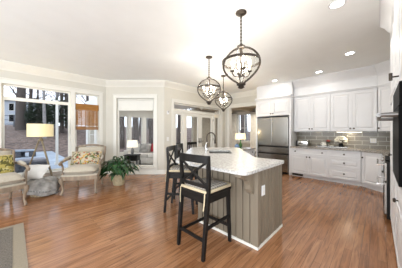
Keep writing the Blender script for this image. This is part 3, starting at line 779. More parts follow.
# ------------------------------------------------------------------ bar stools
def make_stool(label):
    """faces +x; origin on the floor at the middle of the footprint"""
    t = thing('bar_stool', label, 'stool', group='bar stools at the island')
    SZ = 0.665
    for s in (-1, 1):
        # back legs run up into the back posts
        c = MB(); pts = [(-0.255, 0.205*s, 0), (-0.235, 0.208*s, 0.22), (-0.205, 0.213*s, 0.50), (-0.19, 0.216*s, 0.68), (-0.186, 0.222*s, 0.85), (-0.20, 0.228*s, 1.085)]
        c.tube(pts, [0.023, 0.026, 0.029, 0.029, 0.026, 0.023], 4, up=(0, 1, 0)); c.build('back_leg', M_BLACK, t)
        c = MB(); c.tube([(0.235, 0.20*s, 0), (0.215, 0.196*s, 0.30), (0.205, 0.193*s, SZ-0.02)], [0.023, 0.026, 0.029], 4, up=(0, 1, 0)); c.build('front_leg', M_BLACK, t)
    c = MB()
    c.box(-0.19, 0.205, -0.212, -0.185, SZ-0.085, SZ-0.005); c.box(-0.19, 0.205, 0.185, 0.212, SZ-0.085, SZ-0.005)
    c.box(0.19, 0.218, -0.212, 0.212, SZ-0.085, SZ-0.005); c.box(-0.21, -0.183, -0.212, 0.212, SZ-0.085, SZ-0.005); c.build('apron', M_BLACK, t)
    c = MB(); c.box(-0.215, 0.235, -0.225, 0.225, SZ-0.01, SZ+0.02, 0.008); c.build('seat', M_BLACK, t)
    # curved top rail
    c = MB(); n = 10; prof = []
    ys = [-0.245+0.49*i/n for i in range(n+1)]
    cv = lambda y: -0.222-0.030*(1-(y/0.245)**2)
    pts = [(cv(y)+0.036, y) for y in ys] + [(cv(y)+0.012, y) for y in reversed(ys)]
    c.prism(pts, 1.02, 1.105); c.build('top_rail', M_BLACK, t)
    c = MB(); c.box(-0.207, -0.183, -0.21, 0.21, 0.745, 0.785, 0.003); c.build('lower_rail', M_BLACK, t)
    for s in (-1, 1):
        c = MB(); c.tube([(-0.192-0.003*s, -0.20*s, 0.775), (-0.205-0.003*s, 0, 0.90), (-0.206-0.003*s, 0.205*s, 1.03)], 0.017, 4, flat=0.8, up=(1, 0, 0)); c.build('cross_slat', M_BLACK, t)
    for (p, q_) in (((-0.236, -0.2, 0.20), (-0.236, 0.2, 0.20)), ((0.222, -0.197, 0.20), (0.222, 0.197, 0.20)),
                    ((-0.238, 0.207, 0.17), (0.226, 0.199, 0.17)), ((-0.22, -0.208, 0.32), (0.215, -0.197, 0.32))):
        c = MB(); c.bar(p, q_, 0.022, 0.032); c.build('stretcher', M_BLACK, t)
    cu = MB(); cu.pillow(0.45, 0.44, 0.075, Matrix.Translation((0.015, 0, SZ+0.045)), 10, 5.0)
    k = cu.build('cushion', M_PLAID, t, True, label='grey and cream plaid seat cushion')
    c = MB(); pts = [(0.015+0.222*a, 0.217*e, SZ+0.043) for a, e in ((1, -0.9), (1, 0.9), (0.9, 1), (-0.9, 1), (-1, 0.9), (-1, -0.9), (-0.9, -1), (0.9, -1), (1, -0.9))]
    c.tube(pts, 0.018, 8); c.build('border', M_CREAM, k, True, label='cream cotton border')
    for s in (-1, 1):
        c = MB(); c.tube([(-0.19, 0.19*s, SZ+0.05), (-0.225, 0.20*s, SZ+0.03), (-0.235, 0.20*s, SZ-0.08), (-0.24, 0.19*s, SZ-0.15)], 0.008, 6, flat=0.5); c.build('tie', M_CREAM, k, label='cream cushion tie')
    return t
st1 = make_stool('nearest black X-back bar stool, at the end corner of the island')
st1.location = (1.645, 1.525, 0); st1.rotation_euler = (0, 0, 0)
for (X, Y, lb) in ((-0.335, 3.25, 'middle black X-back bar stool at the island, half behind the nearest one'), (-0.26, 3.86, 'farthest black X-back bar stool, tucked in near the french doors')):
    s2 = copy_tree(st1); s2.location = (*P(X, Y), 0); s2.rotation_euler = (0, 0, YAW - PI/2 - R(8)); s2['label'] = lb

# ------------------------------------------------------------------ pendants
def bulb_mat(): return emit('candle_bulb', (1.0, 0.86, 0.66), 14)
M_BULB = bulb_mat()
M_PGLASS = glass('pendant_glass', (0.97, 0.97, 0.96), 2.0)
M_SLEEVE = plain('candle_sleeve', (0.75, 0.70, 0.60), 0.6)
def make_pendant(label):
    """origin at the ceiling, hangs down"""
    t = thing('pendant_light', label, 'pendant light', group='orb pendants above the island')
    c = MB(); c.lathe([(0.075, 0), (0.075, -0.012), (0.06, -0.025), (0.025, -0.035), (0.0, -0.036)], n=20); c.build('canopy', M_IRON, t, True)
    c = MB(); c.tube([(0, 0, -0.03), (0, 0, -0.46)], 0.009, 8)
    for k in range(9): c.lathe([(0.009, -0.02), (0.015, 0), (0.009, 0.02)], c=(0, 0, -0.07-0.045*k), n=8)
    c.build('rod', M_IRON, t, True)
    c = MB(); c.lathe([(0.0, -0.43), (0.02, -0.435), (0.03, -0.455), (0.055, -0.462), (0.055, -0.485), (0.02, -0.49), (0.016, -0.60), (0.0, -0.60)], n=16); c.build('top_hub', M_IRON, t, True)
    zt, zb = -0.475, -0.985
    def prof(f):   # egg: widest a little above the middle
        z = zt+(zb-zt)*f; r = 0.25*math.sin(PI*f**0.90)**(0.58 if f < 0.46 else 0.80) if 0 < f < 1 else 0.0
        return max(r, 0.028), z
    for k in range(4):
        a = PI/2*k+0.35; ca, sa = math.cos(a), math.sin(a)
        c = MB(); c.tube([(prof(f)[0]*ca, prof(f)[0]*sa, prof(f)[1]) for f in [i/18 for i in range(19)]], 0.018, 4, flat=0.3, up=(-sa, ca, 0)); c.build('strap', M_IRON, t)
    c = MB(); rr = 0.260; n = 36
    vs = []; fs = []
    for i in range(n):
        a = 2*PI*i/n
        for r_, z in ((rr, -0.665), (rr, -0.695), (rr-0.008, -0.695), (rr-0.008, -0.665)): vs.append((r_*math.cos(a), r_*math.sin(a), z))
    for i in range(n):
        for j in range(4): fs.append((i*4+j, ((i+1) % n)*4+j, ((i+1) % n)*4+(j+1) % 4, i*4+(j+1) % 4))
    c._add(vs, fs); c.build('ring_band', M_IRON, t, True)
    c = MB(); c.lathe([(0.0, -0.965), (0.04, -0.965), (0.062, -0.975), (0.062, -0.995), (0.035, -1.005), (0.045, -1.03), (0.02, -1.045), (0.0, -1.05)], n=16); c.build('finial', M_IRON, t, True)
    c = MB(); c.lathe([prof(f)[0:1][0]*0.93 > 0 and (prof(f)[0]*0.93, prof(f)[1]) for f in [0.06+0.88*i/16 for i in range(17)]], n=28)
    c.build('glass_globe', M_PGLASS, t, True)
    c = MB(); c.lathe([(0, -0.59), (0.012, -0.60), (0.012, -0.84), (0.028, -0.85), (0.028, -0.875), (0.0, -0.89)], n=12); c.build('stem', M_IRON, t, True)
    for k in range(4):
        a = PI/2*k+0.8; ca, sa = math.cos(a), math.sin(a)
        c = MB(); c.tube([(r_*ca, r_*sa, z) for r_, z in ((0.015, -0.85), (0.05, -0.885), (0.095, -0.875), (0.12, -0.835), (0.12, -0.81))], 0.007, 6)
        c.lathe([(0.012, -0.815), (0.03, -0.81), (0.032, -0.80), (0.0, -0.80)], c=(0.12*ca, 0.12*sa, 0), n=10); arm = c.build('arm', M_IRON, t, True)
        c = MB(); c.lathe([(0.012, -0.80), (0.012, -0.72), (0.0, -0.72)], c=(0.12*ca, 0.12*sa, 0), n=10); c.build('candle_sleeve', M_SLEEVE, arm, True)
        c = MB(); c.lathe([(0.008, -0.72), (0.018, -0.70), (0.018, -0.68), (0.010, -0.655), (0.0, -0.635)], c=(0.12*ca, 0.12*sa, 0), n=10); c.build('bulb', M_BULB, arm, True)
    return t
pd = make_pendant('nearest and largest orb pendant, over the front of the island')
pps = ((0.55, 2.50, pd['label']), (0.175, 3.98, 'middle orb pendant above the island, left of the others'), (0.655, 5.30, 'farthest orb pendant, over the sink end of the island'))
for i, (X, Y, lb) in enumerate(pps):
    o = pd if i == 0 else copy_tree(pd)
    o.location = (*P(X, Y), CH); o['label'] = lb; o.rotation_euler = (0, 0, (0, 0.3, 0.5)[i])
    d = bpy.data.lights.new('pendant_glow', 'POINT'); d.energy = PENDANT_W; d.color = (1.0, 0.94, 0.85); d.shadow_soft_size = 0.10
    l = bpy.data.objects.new('pendant_glow', d); COL.objects.link(l); l.location = (*P(X, Y), CH-0.60)

# ------------------------------------------------------------------ recessed downlights
M_DOWN = emit('downlight_glow', (1.0, 0.97, 0.92), 9)
dl_spots = [(2.88, 0.375, 'recessed ceiling light nearest the camera, at the top of the picture'), (4.86, 0.42, 'recessed ceiling light in front of the right wall cabinets'),
            (5.78, 1.15, 'recessed ceiling light above the left wall cabinets'), (5.78, 2.36, 'recessed ceiling light in front of the refrigerator')]
first = None
for (x, y, lb) in dl_spots:
    if first is None:
        first = thing('recessed_light', lb, 'ceiling light', group='recessed kitchen ceiling lights')
        c = MB(); c.lathe([(0.072, -0.001), (0.072, -0.012), (0.095, -0.010), (0.10, -0.001)], n=24); c.build('trim_ring', M_WHITE, first, True)
        c = MB(); c.lathe([(0.0, -0.006), (0.072, -0.006), (0.072, -0.002), (0, -0.002)], n=24); c.build('lens', M_DOWN, first, True)
        o = first
    else: o = copy_tree(first)
    o.location = (x, y, CH); o['label'] = lb
    d = bpy.data.lights.new('downlight', 'AREA'); d.shape = 'DISK'; d.size = 0.14; d.energy = DOWNLIGHT_W*(0.55 if x > 5.5 else 1.2); d.color = (1.0, 0.95, 0.87)
    l = bpy.data.objects.new('downlight', d); COL.objects.link(l); l.location = (x, y, CH-0.02)

# ------------------------------------------------------------------ things on the kitchen worktop
KZ = 0.914
ul = thing('under_cabinet_light', 'slim lit bar under the wall cabinet over the tray', 'light')
c = MB(); c.box(6.40, 6.45, 0.30, 0.85, 1.352, 1.373, 0.003); c.build('housing', M_WHITE, ul)
c = MB(); c.box(6.405, 6.445, 0.31, 0.84, 1.347, 1.352); c.build('diffuser', emit('strip_glow', (1.0, 0.88, 0.66), 5), ul)
l = area_light('under_cabinet_glow', (6.43, 0.57, 1.343), (0.25, 0, -1), 0.05, 0.5, 1.6, (1.0, 0.87, 0.66))
l = area_light('under_cabinet_glow', (6.43, 1.35, 1.343), (0.25, 0, -1), 0.05, 0.5, 0.3, (1.0, 0.87, 0.66))

ts = thing('toaster', 'black and steel toaster on the kitchen worktop by the refrigerator', 'toaster', (6.40, 1.72, KZ), RKW)
c = MB(); c.box(-0.13, 0.16, -0.08, 0.08, 0.012, 0.17, 0.018); c.build('body', M_CHROME, ts, True)
c = MB(); c.box(-0.17, -0.131, -0.085, 0.085, 0.006, 0.175, 0.012); c.build('end_cap', M_BLACK, ts, True)
c = MB(); c.box(-0.11, 0.14, -0.045, -0.02, 0.1695, 0.172); c.box(-0.11, 0.14, 0.02, 0.045, 0.1695, 0.172); c.build('slot', M_BLACK, ts)
c = MB(); c.box(-0.16, 0.15, -0.07, 0.07, 0.0, 0.012); c.build('base', M_BLACK, ts)
c = MB(); c.box(-0.185, -0.171, -0.02, 0.02, 0.09, 0.105, 0.003); c.build('lever', M_BLACK, ts)

tr = thing('serving_tray', 'long dark metal serving tray on the kitchen worktop', 'tray', (6.33, 0.93, KZ), RKW)
c = MB(); c.box(-0.34, 0.34, -0.15, 0.15, 0.004, 0.012); c.build('base', M_IRON, tr)
c = MB(); c.box(-0.34, 0.34, -0.15, -0.14, 0.012, 0.04); c.box(-0.34, 0.34, 0.14, 0.15, 0.012, 0.04); c.box(-0.34, -0.33, -0.14, 0.14, 0.012, 0.04); c.box(0.33, 0.34, -0.14, 0.14, 0.012, 0.04); c.build('rim', M_STEEL, tr)
for s in (-1, 1):
    c = MB(); c.tube([(0.342*s, -0.05, 0.03), (0.37*s, -0.05, 0.05), (0.37*s, 0.05, 0.05), (0.342*s, 0.05, 0.03)], 0.006, 6); c.build('handle', M_STEEL, tr)
TZ = KZ+0.013
M_PORC = plain('white_porcelain', (0.80, 0.78, 0.72), 0.3)
pj = thing('pitcher', 'small white pitcher on the left end of the tray', 'pitcher', (6.34, 1.13, TZ))
c = MB(); c.lathe([(0.04, 0), (0.055, 0.02), (0.058, 0.06), (0.042, 0.10), (0.036, 0.125), (0.042, 0.14), (0.036, 0.138), (0.03, 0.125), (0.0, 0.12)], n=18); c.build('body', M_PORC, pj, True)
c = MB(); c.tube([(0, 0.04, 0.12), (0, 0.075, 0.115), (0, 0.085, 0.08), (0, 0.055, 0.045)], 0.007, 6); c.build('handle', M_PORC, pj, True)
rf = thing('red_bouquet', 'bunch of red flowers in a short glass on the tray', 'flowers', (6.41, 1.04, TZ))
c = MB(); c.lathe([(0.03, 0), (0.034, 0.09), (0.030, 0.09), (0.027, 0.006), (0.0, 0.006)], n=14); c.build('glass', M_CHROME, rf, True)
rng = random.Random(3)
c = MB()
for k in range(9):
    a = rng.random()*6.28; r_ = 0.045*rng.random()**0.5; c.lathe([(0, -0.022), (0.018, -0.012), (0.022, 0.004), (0.012, 0.018), (0, 0.02)], c=(r_*math.cos(a), r_*math.sin(a), 0.155+0.035*rng.random()), n=8)
c.build('blossoms', plain('red_petals', (0.35, 0.045, 0.03), 0.7, vary=0.3), rf, True)
c = MB()
for k in range(7):
    a = k*0.9; c.tube([(0.01*math.cos(a), 0.01*math.sin(a), 0.03), (0.03*math.cos(a), 0.03*math.sin(a), 0.15)], 0.003, 5)
c.build('stems', M_LEAF, rf)
cp = thing('cup', 'low white cup in the middle of the tray', 'cup', (6.27, 0.94, TZ))
c = MB(); c.lathe([(0.03, 0), (0.05, 0.025), (0.056, 0.055), (0.052, 0.055), (0.045, 0.025), (0, 0.012)], n=18); c.build('bowl', M_PORC, cp, True)
c = MB(); c.tube([(0.0, 0.05, 0.045), (0, 0.078, 0.04), (0, 0.07, 0.018), (0, 0.045, 0.018)], 0.005, 6); c.build('handle', M_PORC, cp, True)
wf = thing('white_bouquet', 'round bouquet of white flowers in a black vase on the tray', 'flowers', (6.36, 0.74, TZ))
c = MB(); c.lathe([(0.045, 0), (0.062, 0.03), (0.06, 0.07), (0.045, 0.10), (0.05, 0.115), (0.043, 0.112), (0.0, 0.10)], n=18); c.build('vase', M_BLACK, wf, True)
c = MB()
for k in range(46):
    th_ = math.acos(1-1.35*rng.random()); ph = rng.random()*6.28; R0 = 0.125
    c.lathe([(0, -0.02), (0.02, -0.016), (0.032, 0.0), (0.022, 0.018), (0, 0.022)], c=(R0*math.sin(th_)*math.cos(ph), R0*math.sin(th_)*math.sin(ph), 0.20+R0*0.85*math.cos(th_)), n=7)
c.build('blossoms', plain('white_petals', (0.80, 0.77, 0.66), 0.8, vary=0.1), wf, True)
c = MB()
for k in range(14):
    a = k*0.45; v0 = Vector((0.05*math.cos(a), 0.05*math.sin(a), 0.13)); v1 = Vector((0.15*math.cos(a), 0.15*math.sin(a), 0.12+0.03*rng.random())); sdv = Vector((-math.sin(a), math.cos(a), 0))*0.018
    c._add([v0, (v0+v1)/2+sdv, v1, (v0+v1)/2-sdv], [(0, 1, 2, 3)])
c.build('leaves', M_LEAF, wf)
# outlet on the tile
ko = thing('wall_outlet', 'white double outlet on the tiled backsplash', 'outlet')
c = MB(); c.box(6.634, 6.642, 0.03, 0.15, 1.07, 1.19, 0.003); c.build('plate', M_WHITE, ko)
c = MB()
for y in (0.05, 0.10): c.box(6.631, 6.634, y, y+0.03, 1.09, 1.17, 0.001)
c.build('socket', M_TRIM, ko)

# ------------------------------------------------------------------ sideboard with lamp by the opening
sb = thing('sideboard', 'low white sideboard with a dark stone top left of the refrigerator', 'sideboard', (4.76, 3.13, 0), 0)
c = MB(); c.box(0, 1.20, 0.02, 0.50, 0.08, 0.765); c.box(0.03, 1.17, 0.06, 0.48, 0, 0.08); c.build('body', M_WHITE, sb)
for k in range(3):
    front(sb, 'drawer', 0.006+0.398*k, 0.58, 0.39, 0.17, ((0.195, 0.085),), st=0.03).location.y = 0.0
    front(sb, 'door', 0.006+0.398*k, 0.10, 0.39, 0.465, ((0.35, 0.40),)).location.y = 0.0
c = MB(); c.box(-0.02, 1.22, -0.02, 0.52, 0.765, 0.80, 0.004); c.build('top', M_GRANITE2, sb)
lx = (5.45, 3.40)
tl = thing('table_lamp', 'green glass table lamp with a cream drum shade on the sideboard', 'lamp', (*lx, 0.80))
M_LSHADE = emit('lit_cream_shade', (0.95, 0.80, 0.50), 0.6)
M_LSHADE.node_tree.nodes['Principled BSDF'].inputs['Base Color'].default_value = (0.75, 0.65, 0.42, 1)
c = MB(); c.lathe([(0.06, 0), (0.06, 0.015), (0.03, 0.02), (0.065, 0.07), (0.07, 0.11), (0.04, 0.17), (0.02, 0.20), (0.012, 0.33), (0, 0.33)], n=20); c.build('base', plain('green_glass', (0.06, 0.17, 0.05), 0.1, vary=0.2), tl, True)
def drum(r0, r1, z0, z1):
    c = MB(); c.lathe([(r0, z0), (r1, z1), (r1-0.005, z1), (r0-0.005, z0), (r0, z0)], n=32); return c
drum(0.185, 0.165, 0.31, 0.51).build('lamp_shade', M_LSHADE, tl, True)
c = MB(); c.lathe([(0.0, 0.33), (0.025, 0.34), (0.03, 0.38), (0.0, 0.41)], n=12); c.build('bulb', M_BULB, tl, True)
bp_ = thing('blue_vase', 'small round blue ceramic vase left of the lamp on the sideboard', 'vase', (5.20, 3.38, 0.80))
c = MB(); c.lathe([(0.035, 0), (0.07, 0.04), (0.078, 0.08), (0.06, 0.13), (0.03, 0.15), (0.036, 0.165), (0.03, 0.165), (0.022, 0.15), (0.0, 0.14)], n=20); c.build('body', plain('blue_glaze', (0.16, 0.27, 0.45), 0.25, vary=0.2), bp_, True)
d = bpy.data.lights.new('table_lamp_glow', 'POINT'); d.energy = 6; d.color = (1.0, 0.8, 0.5); d.shadow_soft_size = 0.08
l = bpy.data.objects.new('table_lamp_glow', d); COL.objects.link(l); l.location = (*lx, 1.28)

# ------------------------------------------------------------------ dining room behind the opening
c = MB(); c.box(6.81, 9.6, 1.2, 7.2, -0.12, 0.0); struct(c.build('floor_dining', M_FLOOR), 'hardwood floor of the dining room beyond', 'floor')
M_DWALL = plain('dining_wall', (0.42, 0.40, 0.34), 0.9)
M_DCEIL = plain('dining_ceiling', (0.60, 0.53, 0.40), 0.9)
c = MB(); c.box(6.81, 9.6, 1.2, 7.2, 2.70, 2.82)
for y in (2.6, 3.9, 5.2, 6.5): c.box(6.81, 9.6, y, y+0.18, 2.56, 2.70)
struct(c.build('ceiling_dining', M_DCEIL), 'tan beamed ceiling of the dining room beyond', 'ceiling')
MDn, LDn = basis((9.6, 7.2), (9.6, 1.2))
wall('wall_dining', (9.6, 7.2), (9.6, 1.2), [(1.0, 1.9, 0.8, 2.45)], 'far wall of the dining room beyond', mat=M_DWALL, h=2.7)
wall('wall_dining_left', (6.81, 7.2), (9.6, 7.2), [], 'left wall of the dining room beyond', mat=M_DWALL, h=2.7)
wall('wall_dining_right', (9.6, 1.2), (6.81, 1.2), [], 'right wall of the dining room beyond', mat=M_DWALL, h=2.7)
window('window_7', MDn, 1.0, 1.9, 0.8, 2.45, 'dining room window between white curtains', vm=(1.45,), hm=(1.6,))
M_CURT = plain('white_curtain', (0.72, 0.70, 0.64), 0.9)
def curtain(x0, x1, label):
    t = thing('curtain', label, 'curtain', group='dining room curtains'); c = MB(MDn); n = 28
    vs = []; fs = []
    for j, z in enumerate((0.02, 1.2, 2.5)):
        for i in range(n+1):
            f = i/n; vs.append((x0+(x1-x0)*f, 0.10+0.03*math.sin(f*2*PI*5), z))
        for i in range(n, -1, -1):
            f = i/n; vs.append((x0+(x1-x0)*f, 0.094+0.03*math.sin(f*2*PI*5), z))
    m = 2*(n+1)
    for j in range(2):
        for i in range(m): fs.append((j*m+i, j*m+(i+1) % m, (j+1)*m+(i+1) % m, (j+1)*m+i))
    c._add(vs, fs); c.build('cloth', M_CURT, t, True)
    c = MB(MDn); c.tube([(x0-0.05, 0.10, 2.52), (x1+0.05, 0.10, 2.52)], 0.012, 8); c.build('rod', M_IRON, t)
    return t
curtain(0.45, 1.0, 'white curtain left of the dining room window'); curtain(1.92, 2.35, 'white curtain right of the dining room window')
d = bpy.data.lights.new('dining_fill_light', 'AREA'); d.shape = 'DISK'; d.size = 2.2; d.energy = 34; d.color = (1.0, 0.92, 0.8)  # added fill without a fixture, brightens the room behind the opening
l = bpy.data.objects.new('dining_fill_light', d); COL.objects.link(l); l.location = (8.2, 4.6, 2.4)
# dark dining chair glimpsed beside the refrigerator
dc = thing('dining_chair', 'dark dining chair glimpsed in the doorway left of the refrigerator', 'chair', (7.55, 3.75, 0), R(120))
for s in (-1, 1):
    c = MB(); c.tube([(-0.2, 0.2*s, 0), (-0.2, 0.2*s, 0.45), (-0.27, 0.2*s, 0.98)], 0.02, 6); c.build('back_leg', M_BLACK, dc)
    c = MB(); c.tube([(0.2, 0.2*s, 0), (0.2, 0.2*s, 0.43)], 0.02, 6); c.build('front_leg', M_BLACK, dc)
c = MB(); c.box(-0.22, 0.23, -0.23, 0.23, 0.43, 0.48, 0.01); c.build('seat', M_BLACK, dc)
c = MB(); c.tube([(-0.225, -0.19, 0.62), (-0.245, -0.19, 0.80), (-0.27, -0.19, 0.98)], 0.012, 4); c.box(-0.275, -0.235, -0.2, 0.2, 0.60, 1.0, 0.01); c.build('backrest', M_BLACK, dc)

# ------------------------------------------------------------------ armchairs
def make_armchair(label):
    """open-arm french armchair facing +x"""
    t = thing('armchair', label, 'armchair', group='armchairs by the windows')
    W = 0.35
    for s in (-1, 1):
        c = MB(); c.tube([(0.30, 0.295*s, 0.0), (0.315, 0.305*s, 0.02), (0.285, 0.288*s, 0.10), (0.295, 0.295*s, 0.20), (0.318, 0.312*s, 0.28), (0.31, 0.31*s, 0.33)], [0.020, 0.024, 0.018, 0.024, 0.036, 0.036], 10); c.build('front_leg', M_OAK, t, True)
        c = MB(); c.tube([(-0.37, 0.25*s, 0.0), (-0.33, 0.255*s, 0.15), (-0.30, 0.26*s, 0.32)], [0.017, 0.022, 0.028], 8); c.build('back_leg', M_OAK, t, True)
        # arm support and arm rail
        c = MB(); c.tube([(0.22, 0.32*s, 0.34), (0.16, 0.335*s, 0.44), (0.16, 0.345*s, 0.54), (0.22, 0.35*s, 0.615)], [0.025, 0.02, 0.018, 0.022], 8); c.build('arm_support', M_OAK, t, True)
        c = MB(); c.tube([(-0.33, 0.275*s, 0.68), (-0.15, 0.315*s, 0.665), (0.05, 0.345*s, 0.645), (0.20, 0.352*s, 0.63), (0.265, 0.352*s, 0.60), (0.25, 0.352*s, 0.575)], [0.020, 0.022, 0.024, 0.026, 0.024, 0.018], 8); a = c.build('arm', M_OAK, t, True)
        c = MB(); c.tube([(-0.17, 0.312*s, 0.685), (-0.10, 0.325*s, 0.695), (0.04, 0.342*s, 0.68), (0.12, 0.348*s, 0.665)], [0.014, 0.025, 0.025, 0.014], 8); c.build('arm_pad', M_LINEN, a, True)
    # seat rail
    c = MB(); rng_ = [(-0.31, -0.27), (-0.31, 0.27), (0.30, 0.325), (0.335, 0.2), (0.345, 0), (0.335, -0.2), (0.30, -0.325)]
    c.prism(rng_, 0.285, 0.36); c.build('seat_rail', M_OAK, t)
    c = MB(); c.prism([(x*0.96, y*0.96) for x, y in rng_], 0.36, 0.385); 
    c.build('deck', M_LINEN, t)
    c = MB(); c.pillow(0.66, 0.60, 0.17, Matrix.Translation((0.02, 0, 0.455)), 12, 7.0); c.build('seat_cushion', M_LINEN, t, True)
    # back frame: slightly arched, raked
    T = Matrix.Translation((-0.30, 0, 0.40)) @ Matrix.Rotation(R(-14), 4, 'Y')
    c = MB(T); 
    n = 12
    outer = [(-0.285, 0.0), (-0.30, 0.50)] + [(-0.30+0.60*i/n, 0.50+0.045*math.sin(PI*i/n)) for i in range(1, n)] + [(0.30, 0.50), (0.285, 0.0)]
    c.tube([(0, y, z) for y, z in outer] + [(0, -0.285, 0.0)], 0.026, 8); c.build('back_frame', M_OAK, t, True)
    c = MB(T); c.pillow(0.55, 0.50, 0.13, Matrix(((0, 0, 1, 0.01), (1, 0, 0, 0), (0, 1, 0, 0.262), (0, 0, 0, 1))), 12, 8.0); c.build('backrest', M_LINEN, t, True)
    return t
ac1 = make_armchair('cream armchair with a carved wood frame, right of the tripod lamp')
fA = math.atan2(-0.855, -0.52)
ac1.scale = (1.1, 1.1, 1.1)
ac1.location = (1.17, 4.97, 0); ac1.rotation_euler = (0, 0, fA)
ac2 = copy_tree(ac1); ac2['label'] = 'cream armchair cut off by the left edge of the picture'
fB = math.atan2(-0.979, 0.20)
ac2.location = (-0.24, 4.96, 0); ac2.rotation_euler = (0, 0, fB)
def throw_pillow(name, label, chair, ang, w, h, mat, dy=0.0):
    T = Matrix.Translation((-0.10, dy, 0.665)) @ Matrix.Rotation(R(-20), 4, 'Y') @ Matrix(((0, 0, 1, 0), (1, 0, 0, 0), (0, 1, 0, 0), (0, 0, 0, 1)))
    o = thing(name, label, 'pillow', chair.location, ang); o.scale = (1.1, 1.1, 1.1)
    c = MB(); c.pillow(w, h, 0.15, T, 12, 3.0); c.build('cover', mat, o, True)
    c = MB(T); pts = [(w/2*a*0.97, h/2*e*0.97, 0) for a, e in ((-1, -1), (0, -0.97), (1, -1), (0.97, 0), (1, 1), (0, 0.97), (-1, 1), (-0.97, 0), (-1, -1))]; c.tube(pts, 0.006, 6); c.build('piping', M_CREAM, o)
    return o
M_FLOR = floral_mat('floral_print', (0.42, 0.37, 0.27), [((0.10, 0.12, 0.045), 0.54), ((0.32, 0.06, 0.035), 0.59), ((0.46, 0.27, 0.05), 0.59), ((0.06, 0.05, 0.035), 0.61)], 16)
M_FLOY = floral_mat('yellow_print', (0.36, 0.30, 0.08), [((0.10, 0.09, 0.02), 0.50), ((0.50, 0.44, 0.20), 0.57), ((0.05, 0.05, 0.02), 0.60)], 16)
throw_pillow('lumbar_pillow', 'floral lumbar pillow in red, yellow and green on the right armchair', ac1, fA, 0.60, 0.30, M_FLOR)
throw_pillow('throw_pillow', 'yellow-green patterned pillow on the left armchair', ac2, fB, 0.46, 0.36, M_FLOY, 0.02)

# ------------------------------------------------------------------ tripod lamp
tp = thing('tripod_floor_lamp', 'wooden tripod floor lamp with a pale yellow drum shade', 'lamp', (0.45, 5.83, 0), R(-55.8))
for k in range(3):
    a = R((0, 100, 200)[k]); ca, sa = math.cos(a), math.sin(a)
    c = MB(); c.tube([(0.42*ca, 0.42*sa, 0.0), (0.03*ca, 0.03*sa, 1.17)], [0.014, 0.019], 8); g = c.build('leg', M_TWOOD, tp, True)
    c = MB(); c.lathe([(0.017, 0), (0.017, 0.03), (0, 0.03)], c=(0.42*ca, 0.42*sa, 0), n=8); c.build('foot', M_CHROME, g)
c = MB(); c.lathe([(0, 1.13), (0.05, 1.14), (0.055, 1.18), (0.02, 1.20), (0.012, 1.30), (0, 1.30)], n=16); c.build('hub', M_TWOOD, tp, True)
M_YSH = emit('pale_yellow_shade', (1.0, 0.88, 0.56), 0.26)
M_YSH.node_tree.nodes['Principled BSDF'].inputs['Base Color'].default_value = (0.60, 0.50, 0.27, 1)
drum(0.245, 0.245, 1.25, 1.55).build('lamp_shade', M_YSH, tp, True)
c = MB()
for k in range(3):
    a = 2*PI*k/3; c.tube([(0, 0, 1.29), (0.242*math.cos(a), 0.242*math.sin(a), 1.29)], 0.003, 5)
c.build('spider', M_CHROME, tp)
c = MB(); c.lathe([(0.0, 1.30), (0.02, 1.31), (0.035, 1.37), (0.03, 1.40), (0.0, 1.42)], n=12); c.build('bulb', M_BULB, tp, True)
d = bpy.data.lights.new('tripod_lamp_glow', 'POINT'); d.energy = 5; d.color = (1.0, 0.85, 0.6); d.shadow_soft_size = 0.05
l = bpy.data.objects.new('tripod_lamp_glow', d); COL.objects.link(l); l.location = (0.45, 5.83, 1.47)

# ------------------------------------------------------------------ basket with throw and pillow
bk = thing('wicker_basket', 'low round wicker basket between the two armchairs', 'basket', (0.43, 5.25, 0)); bk.scale = (0.85, 0.85, 0.85)
c = MB(); c.lathe([(0.0, 0.012), (0.22, 0.012), (0.27, 0.30), (0.285, 0.31), (0.275, 0.32), (0.26, 0.31), (0.21, 0.02), (0.0, 0.02)][1:], n=28); c.build('body', M_WICKER, bk, True)
c = MB(); c.lathe([(0.0, 0.0), (0.22, 0.0), (0.22, 0.012), (0, 0.012)], n=28); c.build('base', M_WICKER, bk, True)
for s in (-1, 1):
    c = MB(); c.tube([(0.275*s, -0.07, 0.30), (0.30*s, -0.05, 0.36), (0.30*s, 0.05, 0.36), (0.275*s, 0.07, 0.30)], 0.010, 6); c.build('handle', M_WICKER, bk, True)
# throw hanging over the rim: a wavy skirt with a rounded top
c = MB(); vs = []; fs = []; n = 44
rows = [(0.0, 0.43), (0.12, 0.435), (0.22, 0.41), (0.29, 0.37), (0.322, 0.32), (0.33, 0.25), (0.335, 0.16), (0.345, 0.08)]
for j, (r_, z) in enumerate(rows):
    for i in range(n):
        a = 2*PI*i/n; fr_ = j/(len(rows)-1)
        w_ = 1+0.06*fr_*math.sin(7*a+0.5)+0.03*fr_*math.sin(13*a)
        zz = z*0.93 + (0.045*math.sin(3*a+1)+0.02*math.sin(5*a+2.2))*(1-fr_)*min(1, r_*6) + (0.05*math.sin(2*a+0.8)*fr_ if j > 5 else 0)
        vs.append((r_*w_*math.cos(a), r_*w_*math.sin(a), zz))
for j in range(len(rows)-1):
    for i in range(n): fs.append((j*n+i, j*n+(i+1) % n, (j+1)*n+(i+1) % n, (j+1)*n+i))
c._add(vs, fs)
bl = thing('throw_blanket', 'lumpy grey throw draped over the basket', 'blanket', (0.43, 5.25, 0)); bl.scale = (0.85, 0.85, 0.85)
o = c.build('cloth', M_THROW, bl, True)
sm = o.modifiers.new('thickness', 'SOLIDIFY'); sm.thickness = 0.012; sm.offset = 1
c = MB(); vs = []; fs = []
for i in range(n):
    a = 2*PI*i/n
    for r_, z in ((0.353, 0.15), (0.353, 0.19)):
        w_ = 1.02+0.055*math.sin(7*a+0.5)+0.028*math.sin(13*a); vs.append((r_*w_*math.cos(a), r_*w_*math.sin(a), z+0.04*math.sin(2*a+0.8)))
for i in range(n): fs.append((2*i, 2*((i+1) % n), 2*((i+1) % n)+1, 2*i+1))
